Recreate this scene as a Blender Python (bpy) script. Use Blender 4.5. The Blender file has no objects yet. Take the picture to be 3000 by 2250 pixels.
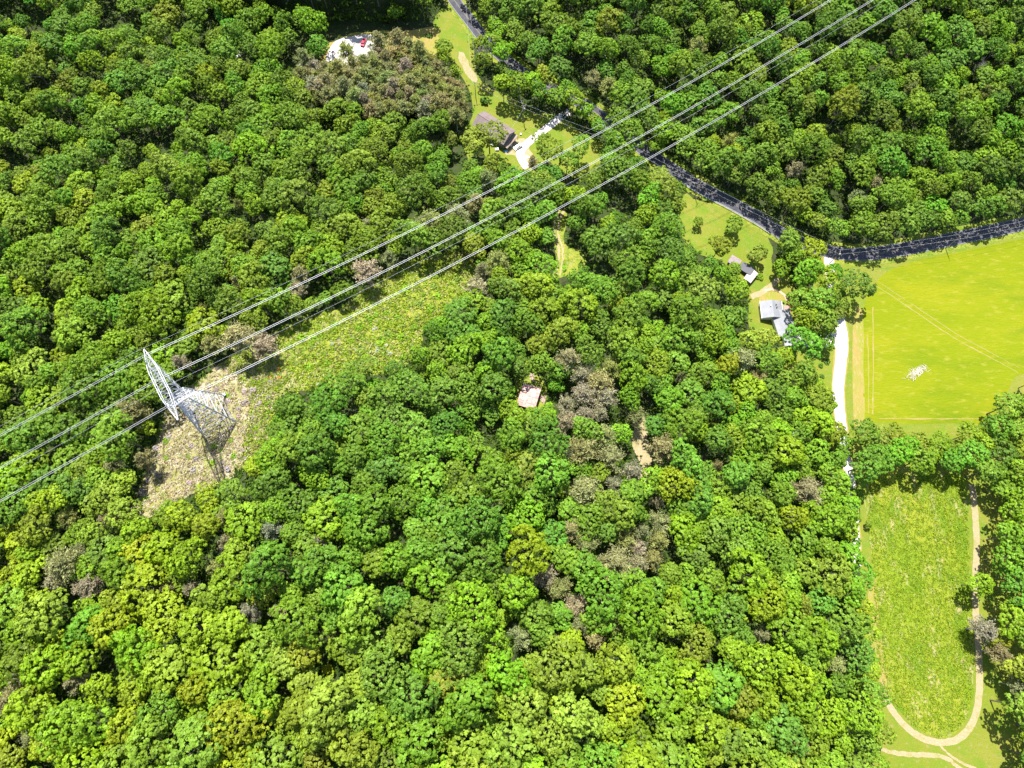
import bpy, math, random
import numpy as np
from mathutils import Vector, Matrix
from mathutils.geometry import delaunay_2d_cdt
R = math.radians
SC = bpy.context.scene
COL = SC.collection
rng = np.random.default_rng(7); random.seed(7)

# ---------------------------------------------------------------- camera, sky, sun, exposure
TILT, FPX, CAMZ = R(17.35), 2000.0, 270.0
cam = bpy.data.cameras.new('camera'); camo = bpy.data.objects.new('camera', cam); COL.objects.link(camo)
camo.location = (0, 0, CAMZ); camo.rotation_euler = (TILT, 0, 0)
cam.sensor_width = 36; cam.lens = 24; cam.clip_start = 1; cam.clip_end = 9000
SC.camera = camo
W = bpy.data.worlds.new('World'); SC.world = W; W.use_nodes = True
SUN_EL, SUN_AZ = R(65), R(-9)                     # azimuth measured from +y towards +x
nt = W.node_tree; bg = nt.nodes['Background']
sky = nt.nodes.new('ShaderNodeTexSky'); sky.sky_type = 'NISHITA'; sky.sun_disc = False
sky.sun_elevation = SUN_EL; sky.sun_rotation = SUN_AZ; sky.air_density = 1.0; sky.dust_density = 1.0
nt.links.new(sky.outputs[0], bg.inputs[0]); bg.inputs[1].default_value = 0.12
sl = bpy.data.lights.new('sun', 'SUN'); sl.energy = 5.0; sl.angle = R(0.5); sl.color = (1.0, 0.965, 0.90)
so = bpy.data.objects.new('sun', sl); COL.objects.link(so)
sd = Vector((math.sin(SUN_AZ)*math.cos(SUN_EL), math.cos(SUN_AZ)*math.cos(SUN_EL), math.sin(SUN_EL)))
so.rotation_euler = sd.to_track_quat('Z', 'Y').to_euler(); so.location = (0, 0, 400)
SC.view_settings.view_transform = 'Standard'; SC.view_settings.look = 'None'
SC.view_settings.exposure = 1.30; SC.view_settings.gamma = 1.0; SC.view_settings.use_curve_mapping = False
SC.render.engine = 'CYCLES'
SC.cycles.max_bounces = 5; SC.cycles.diffuse_bounces = 3; SC.cycles.transmission_bounces = 3; SC.cycles.glossy_bounces = 2
SC.cycles.transparent_max_bounces = 4

# ---------------------------------------------------------------- camera maths (photo pixels 3000x2250 -> world)
ct, st = math.cos(TILT), math.sin(TILT)
def proj(P):
    P = np.asarray(P, float); d = P - np.array([0, 0, CAMZ])
    f = d[..., 1]*st - d[..., 2]*ct
    return np.stack([1500 + FPX*d[..., 0]/f, 1125 - FPX*(d[..., 1]*ct + d[..., 2]*st)/f], -1)
def unp(x, y, z):
    u = (np.asarray(x, float)-1500)/FPX; v = (np.asarray(y, float)-1125)/FPX
    dz = -ct - v*st; k = (np.asarray(z, float)-CAMZ)/dz
    return u*k, (st - v*ct)*k
# terrain: thin plate spline through spot heights
SPOT = [(2550,850,0),(2950,750,0),(2950,1150,0),(2600,1200,0),(2550,1500,0),(2800,1500,0),(2600,2100,0),(2850,2150,0),(2900,2300,0),
 (2430,950,.5),(2290,950,1),(2200,850,2),(2400,740,0),(2250,650,1),(2000,560,2),(1850,430,3),(1620,320,3),(1480,420,5),(1450,300,4),(1400,60,4),(1060,125,8),(1200,130,7),(690,150,10),
 (631,1223,38),(520,1350,38),(900,1000,32),(1200,800,22),(1500,650,12),(1550,1160,25),(1000,1500,42),(500,1700,43),(200,2100,42),(1000,2200,43),(1500,2000,38),
 (1500,1600,35),(2000,1400,18),(2000,2000,22),(2350,1500,6),(2400,2100,5),(0,1300,32),(0,700,22),(500,600,20),(1000,500,14),(0,200,15),(2150,900,4),(2000,800,9),
 (2300,300,10),(2700,300,12),(2950,550,3),(2000,100,10),(1700,150,8),(3000,0,20),(2500,0,18),(3200,1200,0),(3200,2200,3),(-300,1200,34),(-300,2300,42),(500,2500,44),(1800,2500,34),(2700,2500,0),
 (-300,0,18),(1400,-200,6),(3300,-200,24),(3300,600,4),(2630,740,0)]
SPOT = np.array(SPOT, float)
sx, sy = unp(SPOT[:, 0], SPOT[:, 1], SPOT[:, 2])
def _k(r): return np.where(r > 0, r*r*np.log(np.maximum(r, 1e-9)), 0.0)
_S = 100.0; PX, PY = sx/_S, sy/_S; n = len(PX)
_A = np.zeros((n+3, n+3)); _A[:n, :n] = _k(np.hypot(PX[:, None]-PX, PY[:, None]-PY)) + np.eye(n)*0.004
_A[:n, n] = 1; _A[:n, n+1] = PX; _A[:n, n+2] = PY; _A[n:, :n] = _A[:n, n:].T
_w = np.linalg.solve(_A, np.concatenate([SPOT[:, 2], np.zeros(3)]))
BY0 = float(unp(900, 66, 8)[1]); BXA, BXB = float(unp(640, 92, 8)[0]), float(unp(1275, 60, 6)[0])
def sstep(t): t = np.clip(t, 0, 1); return t*t*(3-2*t)
def smooth_T(x, y):
    x = np.asarray(x, float); y = np.asarray(y, float); sh = x.shape; X = x.ravel()/_S; Y = y.ravel()/_S
    Z = _k(np.hypot(X[:, None]-PX, Y[:, None]-PY)) @ _w[:n] + _w[n] + _w[n+1]*X + _w[n+2]*Y
    Z = np.clip(Z, -3, 46).reshape(sh)
    lat = sstep((x-BXA+8)/16)*sstep((BXB-x)/12)
    return Z + 22*lat*sstep((y-BY0-1.5*np.sin(x*.21)-1.2*np.sin(x*.083))/10.0)  # steep bank shaped so that its face turns from the sun and stays dark
GX = np.concatenate([np.linspace(-3000, -460, 12)[:-1], np.arange(-460, 462, 3.0), np.linspace(460, 3000, 12)[1:]])
GY = np.concatenate([np.linspace(-1500, -190, 9)[:-1], np.arange(-190, 422, 3.0), np.linspace(422, 5000, 14)[1:]])
GXX, GYY = np.meshgrid(GX, GY)
GZ = np.vstack([smooth_T(GXX[i], GYY[i]) for i in range(len(GY))])
def T(x, y):
    x = np.asarray(x, float); y = np.asarray(y, float)
    i = np.clip(np.searchsorted(GX, x)-1, 0, len(GX)-2); j = np.clip(np.searchsorted(GY, y)-1, 0, len(GY)-2)
    a = (x-GX[i])/(GX[i+1]-GX[i]); b = (y-GY[j])/(GY[j+1]-GY[j])
    return (GZ[j, i]*(1-a)+GZ[j, i+1]*a)*(1-b)+(GZ[j+1, i]*(1-a)+GZ[j+1, i+1]*a)*b
def g(px, py, h=0.0):
    """point on the ground (raised h) that the pixel looks at"""
    z = np.full(np.shape(px), 10.0)
    for _ in range(14):
        x, y = unp(px, py, z+h); z = z*.35 + T(x, y)*.65
    return x, y, z
def gp(px, py, h=0.0):
    x, y, z = g(px, py, h); return Vector((float(x), float(y), float(z)))

# ---------------------------------------------------------------- object helpers
def tag(o, label=None, cat=None, group=None, kind=None):
    if label: o['label'] = label
    if cat: o['category'] = cat
    if group: o['group'] = group
    if kind: o['kind'] = kind
    return o
def empty(name, loc, rz=0.0, sc=1.0):
    o = bpy.data.objects.new(name, None); COL.objects.link(o); o.location = loc
    o.rotation_euler = (0, 0, rz); o.scale = (sc, sc, sc) if not hasattr(sc, '__len__') else sc
    o.empty_display_size = .5; return o
def mesh_np(name, V, F, mat=None, smooth=False, cols=None):
    me = bpy.data.meshes.new(name); V = np.asarray(V, np.float32); F = np.asarray(F, np.int32)
    me.vertices.add(len(V)); me.vertices.foreach_set('co', V.ravel())
    k = F.shape[1]; me.loops.add(F.size); me.loops.foreach_set('vertex_index', F.ravel())
    me.polygons.add(len(F)); me.polygons.foreach_set('loop_start', np.arange(0, F.size, k, dtype=np.int32))
    me.polygons.foreach_set('loop_total', np.full(len(F), k, np.int32))
    if cols is not None:
        a = me.attributes.new('shade', 'FLOAT', 'FACE'); a.data.foreach_set('value', np.asarray(cols, np.float32))
    if mat: me.materials.append(mat)
    me.update(calc_edges=True); me.validate()
    if smooth: me.shade_smooth()
    return me
class MB:
    def __init__(s): s.v = []; s.f = []; s.m = []; s.ms = []
    def add(s, vs, fs, mat=None):
        b = len(s.v); s.v += [tuple(p) for p in vs]
        if mat is not None and mat not in s.ms: s.ms.append(mat)
        for f in fs: s.f.append([b+i for i in f]); s.m.append(s.ms.index(mat) if mat is not None else 0)
        return s
    def box(s, c, d, rz=0, mat=None):
        cx, cy, cz = c; hx, hy, hz = d[0]/2, d[1]/2, d[2]/2; co, si = math.cos(rz), math.sin(rz)
        vs = [(cx+co*x*hx-si*y*hy, cy+si*x*hx+co*y*hy, cz+z*hz) for z in (-1, 1) for y in (-1, 1) for x in (-1, 1)]
        return s.add(vs, [(0,2,3,1),(4,5,7,6),(0,1,5,4),(2,6,7,3),(0,4,6,2),(1,3,7,5)], mat)
    def tube(s, p, q, r, r2=None, n=5, mat=None, cap=True):
        p, q = Vector(p), Vector(q); r2 = r if r2 is None else r2; d = (q-p)
        if d.length < 1e-6: return s
        d.normalize(); a = d.orthogonal().normalized(); b = d.cross(a)
        vs = []
        for c, rr in ((p, r), (q, r2)):
            for i in range(n):
                t = 2*math.pi*i/n; vs.append(c + a*(rr*math.cos(t)) + b*(rr*math.sin(t)))
        fs = [(i, (i+1) % n, n+(i+1) % n, n+i) for i in range(n)]
        if cap: fs += [tuple(range(n-1, -1, -1)), tuple(range(n, 2*n))]
        return s.add(vs, fs, mat)
    def path(s, pts, r, n=5):
        pts = [Vector(p) for p in pts]; b = len(s.v); m = len(pts)
        rr = r if hasattr(r, '__len__') else [r]*m
        for k, p in enumerate(pts):
            d = (pts[min(k+1, m-1)] - pts[max(k-1, 0)]).normalized(); a = d.cross(Vector((0, 0, 1)))
            a = a.normalized() if a.length > 1e-3 else Vector((1, 0, 0)); c = a.cross(d)
            for i in range(n):
                t = 2*math.pi*i/n; s.v.append(tuple(p + a*(rr[k]*math.cos(t)) + c*(rr[k]*math.sin(t))))
        for k in range(m-1):
            for i in range(n):
                s.f.append([b+k*n+i, b+k*n+(i+1) % n, b+(k+1)*n+(i+1) % n, b+(k+1)*n+i]); s.m.append(0)
        return s
    def build(s, name, mat, parent=None, smooth=False, bevel=0):
        me = bpy.data.meshes.new(name); me.from_pydata(s.v, [], s.f)
        for m in ([mat] if not s.ms else s.ms): me.materials.append(m)
        if s.ms: me.polygons.foreach_set('material_index', s.m)
        me.update(); me.validate()
        if smooth: me.shade_smooth()
        o = bpy.data.objects.new(name, me); COL.objects.link(o)
        if parent: o.parent = parent
        if bevel:
            md = o.modifiers.new('bevel', 'BEVEL'); md.width = bevel; md.segments = 2; md.limit_method = 'ANGLE'
        return o

# ---------------------------------------------------------------- materials
def mk(name):
    m = bpy.data.materials.new(name); m.use_nodes = True; N = m.node_tree
    return m, N, N.nodes['Principled BSDF'], N.nodes['Material Output']
def rgb(c): return (c[0], c[1], c[2], 1.0)
def flat(name, c, rough=.7, metal=0.0, var=.12, scale=1.5, bump=0.0):
    m, N, B, O = mk(name); L = N.links.new
    tc = N.nodes.new('ShaderNodeTexCoord'); no = N.nodes.new('ShaderNodeTexNoise'); no.inputs['Scale'].default_value = scale; no.inputs['Detail'].default_value = 5
    L(tc.outputs['Object'], no.inputs['Vector'])
    cr = N.nodes.new('ShaderNodeValToRGB'); cr.color_ramp.elements[0].position = .3; cr.color_ramp.elements[1].position = .7
    cr.color_ramp.elements[0].color = rgb([x*(1-var) for x in c]); cr.color_ramp.elements[1].color = rgb([min(1, x*(1+var)) for x in c])
    L(no.outputs['Fac'], cr.inputs['Fac']); L(cr.outputs[0], B.inputs['Base Color'])
    B.inputs['Roughness'].default_value = rough; B.inputs['Metallic'].default_value = metal
    if bump:
        bp = N.nodes.new('ShaderNodeBump'); bp.inputs['Strength'].default_value = bump; L(no.outputs['Fac'], bp.inputs['Height']); L(bp.outputs[0], B.inputs['Normal'])
    return m
def ground(name, cols, scales, bump=.6, bscale=1.2, stretch=(1, 1, 1), rot=0.0, rough=.95):
    """mix of colours through noises of several sizes; cols[0] base, others laid over with (colour, scale, threshold, softness)"""
    m, N, B, O = mk(name); L = N.links.new
    ge = N.nodes.new('ShaderNodeNewGeometry'); mp = N.nodes.new('ShaderNodeMapping'); mp.inputs['Rotation'].default_value[2] = rot; mp.inputs['Scale'].default_value = stretch
    L(ge.outputs['Position'], mp.inputs['Vector'])
    cur = N.nodes.new('ShaderNodeRGB'); cur.outputs[0].default_value = rgb(cols[0]); cur = cur.outputs[0]
    for i, (c, sc, th, so_) in enumerate(scales):
        no = N.nodes.new('ShaderNodeTexNoise'); no.inputs['Scale'].default_value = sc; no.inputs['Detail'].default_value = 6; no.inputs['Roughness'].default_value = .62
        ad = N.nodes.new('ShaderNodeVectorMath'); ad.inputs[1].default_value = (17.3*i, 5.1*i, 3*i); L(mp.outputs[0], ad.inputs[0]); L(ad.outputs[0], no.inputs['Vector'])
        mr = N.nodes.new('ShaderNodeMapRange'); mr.inputs[1].default_value = th-so_; mr.inputs[2].default_value = th+so_; L(no.outputs['Fac'], mr.inputs[0])
        mx = N.nodes.new('ShaderNodeMix'); mx.data_type = 'RGBA'; L(mr.outputs[0], mx.inputs[0]); L(cur, mx.inputs[6]); mx.inputs[7].default_value = rgb(c); cur = mx.outputs[2]
    L(cur, B.inputs['Base Color']); B.inputs['Roughness'].default_value = rough; B.inputs['Specular IOR Level'].default_value = .15
    if bump:
        no = N.nodes.new('ShaderNodeTexNoise'); no.inputs['Scale'].default_value = bscale; no.inputs['Detail'].default_value = 5; L(mp.outputs[0], no.inputs['Vector'])
        bp = N.nodes.new('ShaderNodeBump'); bp.inputs['Strength'].default_value = bump; bp.inputs['Distance'].default_value = .5; L(no.outputs['Fac'], bp.inputs['Height']); L(bp.outputs[0], B.inputs['Normal'])
    return m
def leaf_mat(name, attr=None, spec=.2, trans=.33, fixed=None, hue=.0):
    m, N, B, O = mk(name); L = N.links.new
    if attr:
        a = N.nodes.new('ShaderNodeAttribute'); a.attribute_type = 'INSTANCER'; a.attribute_name = attr; base = a.outputs['Color']
    elif fixed:
        a = N.nodes.new('ShaderNodeRGB'); a.outputs[0].default_value = rgb(fixed); base = a.outputs[0]
    else:
        a = N.nodes.new('ShaderNodeObjectInfo'); base = a.outputs['Color']
    sh = N.nodes.new('ShaderNodeAttribute'); sh.attribute_type = 'GEOMETRY'; sh.attribute_name = 'shade'
    vm = N.nodes.new('ShaderNodeVectorMath'); vm.operation = 'SCALE'; L(base, vm.inputs[0]); L(sh.outputs['Fac'], vm.inputs['Scale'])
    L(vm.outputs[0], B.inputs['Base Color']); B.inputs['Roughness'].default_value = .5; B.inputs['Specular IOR Level'].default_value = spec
    tr = N.nodes.new('ShaderNodeBsdfTranslucent')
    tm = N.nodes.new('ShaderNodeVectorMath'); tm.operation = 'MULTIPLY'; L(vm.outputs[0], tm.inputs[0]); tm.inputs[1].default_value = (1.5, 1.25, .6); L(tm.outputs[0], tr.inputs['Color'])
    mx = N.nodes.new('ShaderNodeMixShader'); mx.inputs[0].default_value = trans
    L(B.outputs[0], mx.inputs[1]); L(tr.outputs[0], mx.inputs[2]); L(mx.outputs[0], O.inputs['Surface'])
    return m
LEAF = leaf_mat('leaf'); LEAF_I = leaf_mat('leaf_instanced', 'tint')
NEEDLE = leaf_mat('needle', spec=.1, trans=.3); BLADE = None
BARK = flat('bark', (.13, .105, .085), .9, var=.3); GREYWOOD = flat('dead_wood', (.33, .29, .28), .9, var=.2)
STEEL = flat('galvanised_steel', (.40, .40, .42), .55, .15, var=.08, scale=.6)
CABLE = flat('cable_aluminium', (.42, .42, .43), .5, .2, var=.05)
BLACK = flat('dark_rubber', (.02, .02, .022), .8); GLASS = flat('dark_glass', (.02, .025, .03), .12)
WHITE = flat('white_paint', (.72, .72, .71), .6, var=.05); WOOD = flat('weathered_wood', (.24, .18, .14), .85, var=.25, scale=3)

# ---------------------------------------------------------------- terrain mesh
idx = np.arange(GXX.size).reshape(GXX.shape)
F = np.stack([idx[:-1, :-1], idx[:-1, 1:], idx[1:, 1:], idx[1:, :-1]], -1).reshape(-1, 4)
M_FLOOR = ground('forest_floor', [(.025, .03, .012)], [((.035, .055, .012), .12, .5, .12), ((.06, .045, .03), .5, .58, .08), ((.03, .055, .01), 1.3, .55, .08)], bump=.8, bscale=.8)  # darker than real litter, canopy shade is put into the colour
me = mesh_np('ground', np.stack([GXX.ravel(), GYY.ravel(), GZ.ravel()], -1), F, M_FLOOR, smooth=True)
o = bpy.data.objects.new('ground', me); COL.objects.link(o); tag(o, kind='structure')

def inpoly(px, py, poly):
    px = np.asarray(px, float); py = np.asarray(py, float); c = np.zeros(px.shape, bool); j = len(poly)-1
    for i in range(len(poly)):
        xi, yi = poly[i]; xj, yj = poly[j]
        with np.errstate(divide='ignore', invalid='ignore'):
            c ^= ((yi > py) != (yj > py)) & (px < (xj-xi)*(py-yi)/(yj-yi+1e-12)+xi)
        j = i
    return c
def smooth_poly(poly, k=3, jit=0.0):
    P = np.array(poly, float); n_ = len(P); out = []
    for i in range(n_):
        p0, p1, p2, p3 = P[i-1], P[i], P[(i+1) % n_], P[(i+2) % n_]
        for q in range(k):
            t = q/k
            c = .5*((2*p1)+(-p0+p2)*t+(2*p0-5*p1+4*p2-p3)*t*t+(-p0+3*p1-3*p2+p3)*t**3)
            out.append(c + rng.normal(0, jit, 2) if jit else c)
    return np.array(out)
def sheet(name, poly, mat, off, k=3, jit=0.0, world=False, step=4.0, kind='structure'):
    P = smooth_poly(poly, k, jit) if k > 1 else np.array(poly, float)
    if not world:
        x, y, z = g(P[:, 0], P[:, 1]); P = np.stack([x, y], -1)
    P = np.array([p for i, p in enumerate(P) if np.hypot(*(p-P[i-1])) > .15])
    # densify long edges
    Q = []
    for i in range(len(P)):
        a, b = P[i], P[(i+1) % len(P)]; m_ = max(1, int(np.hypot(*(b-a))/step))
        Q += [a+(b-a)*t/m_ for t in range(m_)]
    Q = np.array(Q); x0, y0 = Q.min(0); x1, y1 = Q.max(0)
    xs, ys = np.meshgrid(np.arange(x0+step*.37, x1, step), np.arange(y0+step*.41, y1, step)); xs, ys = xs.ravel(), ys.ravel()
    kk = inpoly(xs, ys, Q); xs, ys = xs[kk], ys[kk]
    if len(xs):
        dmin = np.min(np.hypot(xs[:, None]-Q[:, 0], ys[:, None]-Q[:, 1]), 1); xs, ys = xs[dmin > step*.4], ys[dmin > step*.4]
    pts = [Vector((a, b)) for a, b in Q] + [Vector((a, b)) for a, b in zip(xs, ys)]
    V, E_, Fs, *_ = delaunay_2d_cdt(pts, [], [list(range(len(Q)))], 1, 1e-4)
    V = np.array([(v[0], v[1]) for v in V]); Z = T(V[:, 0], V[:, 1]) + off
    me = bpy.data.meshes.new(name); me.from_pydata([(a, b, c) for (a, b), c in zip(V, Z)], [], [list(f) for f in Fs if len(f) == 3]); me.materials.append(mat)
    me.update()
    for p in me.polygons:
        if p.normal.z < 0: p.flip()
    me.update(); me.shade_smooth()
    o = bpy.data.objects.new(name, me); COL.objects.link(o)
    if kind: tag(o, kind=kind)
    return o
def cr(P, k=6):
    P = np.array(P, float); out = []
    for i in range(len(P)-1):
        p0, p1, p2, p3 = P[max(i-1, 0)], P[i], P[i+1], P[min(i+2, len(P)-1)]
        for q in range(k):
            t = q/k; out.append(.5*((2*p1)+(-p0+p2)*t+(2*p0-5*p1+4*p2-p3)*t*t+(-p0+3*p1-3*p2+p3)*t**3))
    out.append(P[-1]); return np.array(out)
def line_w(pix, k=6):
    P = cr(pix, k); x, y, z = g(P[:, 0], P[:, 1]); return np.stack([x, y], -1)
def ribbon_poly(C, w0, w1=None):
    """left/right offsets (metres) from a world centreline"""
    if w1 is None: w0, w1 = -w0/2, w0/2
    d = np.gradient(C, axis=0); d /= np.linalg.norm(d, axis=1)[:, None]; nrm = np.stack([-d[:, 1], d[:, 0]], -1)
    return C+nrm*np.asarray(w0).reshape(-1, 1), C+nrm*np.asarray(w1).reshape(-1, 1)
def ribbon(name, C, w0, w1, mat, off, kind='structure', jit=0.0, mb=None):
    A, B = ribbon_poly(C, w0, w1)
    if jit: A = A+rng.normal(0, jit, A.shape); B = B+rng.normal(0, jit, B.shape)
    m_ = 4; rows = [A+(B-A)*t/m_ for t in range(m_+1)]
    V = np.concatenate(rows); V = np.column_stack([V, T(V[:, 0], V[:, 1])+off]); L_ = len(C)
    F_ = [[r*L_+i, r*L_+i+1, (r+1)*L_+i+1, (r+1)*L_+i] for r in range(m_) for i in range(L_-1)]
    me = mesh_np(name, V, F_, mat, smooth=True)
    if me.polygons[0].normal.z < 0: me.flip_normals()
    o = bpy.data.objects.new(name, me); COL.objects.link(o)
    if kind: tag(o, kind=kind)
    return o

# ---------------------------------------------------------------- grounds, fields, roads
M_LAWN = ground('lawn', [(.125, .155, .012)], [((.165, .165, .025), .045, .5, .12), ((.10, .16, .012), .16, .55, .1), ((.20, .165, .06), .7, .63, .07), ((.09, .14, .012), 2.2, .6, .08)], bump=.35, bscale=2)
M_HAY = ground('hay_field', [(.135, .162, .002)], [((.175, .178, .004), .022, .52, .1), ((.10, .14, .002), .05, .56, .09), ((.20, .19, .02), .35, .62, .08), ((.12, .16, .002), 1.0, .62, .09), ((.23, .21, .04), 2.0, .7, .05)], bump=.5, bscale=.9, stretch=(.55, 1.5, 1), rot=R(28))
M_MEADOW = ground('rough_meadow', [(.135, .185, .010)], [((.19, .205, .018), .035, .5, .08), ((.085, .145, .008), .10, .55, .07), ((.27, .23, .10), .16, .60, .05), ((.25, .21, .08), .5, .63, .05), ((.08, .13, .008), 1.1, .58, .06), ((.28, .24, .11), 1.6, .68, .04)], bump=1.0, bscale=1.4, stretch=(1.25, .5, 1))
M_STRAW = ground('straw_strip', [(.235, .18, .05)], [((.18, .19, .025), .12, .52, .1), ((.28, .21, .10), .8, .6, .08), ((.16, .17, .03), 1.6, .62, .06)], bump=.4, stretch=(2, .5, 1))
M_WEED = ground('corridor_turf', [(.165, .20, .018)], [((.21, .215, .035), .06, .5, .12), ((.09, .15, .01), .25, .55, .08), ((.24, .20, .09), .5, .62, .06), ((.07, .12, .008), 1.2, .58, .06)], bump=1, bscale=1.5)
M_PAD = None
M_GRAVEL = ground('white_gravel', [(.40, .365, .35)], [((.46, .43, .42), .3, .5, .1), ((.33, .29, .25), 2.0, .62, .06)], bump=.15, bscale=6)
M_DIRT = ground('dirt', [(.27, .215, .12)], [((.20, .19, .07), .3, .56, .1), ((.33, .26, .17), 1.5, .6, .08)], bump=.5)
M_ASPH = ground('asphalt', [(.055, .055, .065)], [((.075, .075, .085), .4, .5, .1), ((.04, .04, .048), 2.0, .6, .1)], bump=.1, bscale=8)
M_PAINT = flat('road_paint', (.20, .20, .20), .6, var=.08, scale=3); M_YEL = flat('yellow_road_paint', (.13, .10, .05), .6)

HAY = [(2530,905),(2560,835),(2610,790),(2700,762),(2800,740),(2900,720),(3010,697),(3300,640),(3300,1120),(3010,1090),(2950,1150),(2915,1205),(2905,1238),(2760,1238),(2532,1234),(2529,1080)]
LAWN = [(2250,1030),(2330,1000),(2380,850),(2400,760),(2470,742),(2620,752),(2800,712),(3010,668),(3400,590),(3400,1300),(3330,2700),(2500,2700),(2545,2250),(2570,2130),(2540,2000),(2520,1700),(2515,1420),(2460,1380),(2400,1200),(2330,1120)]
LOW = [(2536,1401),(2650,1385),(2816,1395),(2831,1449),(2837,1612),(2846,1793),(2852,1889),(2849,2034),(2834,2094),(2798,2148),(2762,2159),(2714,2148),(2665,2112),(2623,2070),(2592,2028),(2570,1913),(2556,1672),(2545,1551)]
sheet('lawn', LAWN, M_LAWN, .03)
sheet('hay_field', HAY, M_HAY, .06, jit=1.0)
sheet('straw_strip', [(2500,925),(2528,915),(2530,1080),(2533,1232),(2505,1262),(2497,1120)], M_STRAW, .065, k=2, jit=.8)
sheet('mown_strip', [(2532,1240),(2700,1243),(2902,1242),(2890,1262),(2700,1266),(2535,1268)], M_LAWN, .075, k=2, jit=.5)
sheet('rough_meadow', LOW, M_MEADOW, .06, jit=1.0)
sheet('stubble_edge', [(2545,1700),(2562,1690),(2585,1900),(2612,2030),(2596,2050),(2566,1980),(2540,1850)], M_STRAW, .075, k=2, jit=2)
LOOP = line_w([(2590,2040),(2625,2095),(2668,2140),(2714,2166),(2765,2174),(2812,2160),(2848,2115),(2866,2050),(2868,1960),(2864,1880),(2858,1800),(2856,1700),(2860,1600),(2856,1500),(2846,1420)])
ribbon('field_track', LOOP, -1.3, 1.1, M_DIRT, .085, jit=.08)
ribbon('worn_path', line_w([(2560,2185),(2620,2205),(2700,2210),(2760,2215),(2800,2240),(2850,2275)]), -.9, .6, M_DIRT, .085, jit=.15)
ribbon('mown_path', line_w([(2745,2172),(2765,2195),(2800,2225),(2880,2262)]), -.4, .4, M_DIRT, .1, jit=.15)
for k_, off_ in enumerate((-1.1, 1.1)):
    ribbon('field_line', line_w([(2560,825),(2680,905),(2800,985),(2900,1040),(2985,1085)]), off_-.18, off_+.18, M_STRAW, .085+.01*k_, jit=.1)  # pair of thin straw-coloured lines slanting across the hay
for q, (a_, b_) in enumerate([((2541,980),(2543,1210)), ((2556,900),(2556,1215)), ((2575,1226),(2890,1228))]):
    ribbon('mower_track', line_w([a_, ((a_[0]+b_[0])/2+2, (a_[1]+b_[1])/2), b_]), -.25, .25, M_STRAW, .105+.01*q, jit=.12)
ROAD = line_w([(1270,-90),(1310,-30),(1345,20),(1378,62),(1415,110),(1470,165),(1540,220),(1620,262),(1700,300),(1790,365),(1872,430),(1980,502),(2060,553),(2144,596),(2233,646),(2296,688),(2360,716),(2430,738),(2520,745),(2620,735),(2760,707),(2900,678),(3010,654),(3200,615),(3450,560)])
ribbon('road_verge', ROAD, -5.2, 5.2, M_WEED, .04, jit=.25)
ribbon('road', ROAD, -3.1, 3.1, M_ASPH, .10)
ribbon('road_marking', ROAD, -2.92, -2.74, M_PAINT, .108); ribbon('road_marking', ROAD, 2.74, 2.92, M_PAINT, .108)
ribbon('road_marking', ROAD, -.19, -.07, M_YEL, .108); ribbon('road_marking', ROAD, .07, .19, M_YEL, .108)
DRV = line_w([(2428,745),(2432,800),(2443,860),(2455,920),(2463,960),(2467,1000),(2463,1060),(2456,1130),(2458,1190),(2465,1250),(2470,1310),(2484,1370),(2494,1430),(2502,1500),(2508,1580),(2512,1660)])
LW = rng.normal(0, .22, len(LOOP))
wd = np.interp(np.arange(len(DRV)), [0, 30, 55, len(DRV)-1], [2.1, 2.5, 2.2, 1.4])
ribbon('driveway', DRV, -wd, wd, M_GRAVEL, .09, jit=.06)
ribbon('driveway_shoulder', DRV, -wd-.7, wd+.6, M_STRAW, .075, jit=.12)
sheet('garage_apron', [(2330,978),(2400,980),(2458,975),(2462,1018),(2400,1017),(2336,1016)], M_GRAVEL, .11, k=1)
YARD1 = [(1345,45),(1362,85),(1385,125),(1392,180),(1402,225),(1440,262),(1500,285),(1560,330),(1600,332),(1650,345),(1700,385),(1765,425),(1760,470),(1720,530),(1640,500),(1600,470),(1560,510),(1530,500),(1440,480),(1405,430),(1375,470),(1352,400),(1385,340),(1372,260),(1335,190),(1285,110),(1270,60),(1300,30)]
sheet('yard', YARD1, M_LAWN, .03, jit=1.5)
ribbon('gravel_drive', line_w([(1668,328),(1640,345),(1590,385),(1550,416),(1525,445),(1532,475),(1545,492)]), -1.8, 1.8, M_GRAVEL, .09, jit=.1)
sheet('gravel_yard', [(1500,415),(1535,408),(1555,440),(1560,465),(1530,480),(1505,455),(1480,450)], M_DIRT, .07, jit=1)
sheet('dirt_bank', [(1345,150),(1362,160),(1375,190),(1400,235),(1385,238),(1365,215),(1345,180)], M_DIRT, .06, jit=1.5)
LOT = [(955,175),(975,128),(1000,114),(1045,105),(1090,103),(1098,150),(1070,172),(1020,188),(975,190)]
sheet('clearing_turf', [(935,150),(990,118),(1045,98),(1120,92),(1190,92),(1285,80),(1290,125),(1270,160),(1200,160),(1110,170),(1030,205),(960,200)], M_STRAW, .03, jit=2)
sheet('gravel_lot', LOT, M_GRAVEL, .08, jit=1)
sheet('gravel_patch', [(684,140),(694,143),(706,158),(704,170),(692,168),(686,156)], M_GRAVEL, .05, jit=.5)
YARD2 = [(1995,570),(2050,590),(2110,600),(2150,618),(2215,660),(2245,690),(2262,725),(2262,770),(2300,790),(2330,850),(2345,900),(2350,1000),(2250,1000),(2195,960),(2190,880),(2165,820),(2120,770),(2050,745),(1990,680)]
sheet('house_yard', YARD2, M_LAWN, .035, jit=1.5)
ribbon('garden_path', line_w([(2200,870),(2235,855),(2262,835),(2290,805),(2300,790)]), -1.2, 1.3, M_DIRT, .075, jit=.2)
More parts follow.
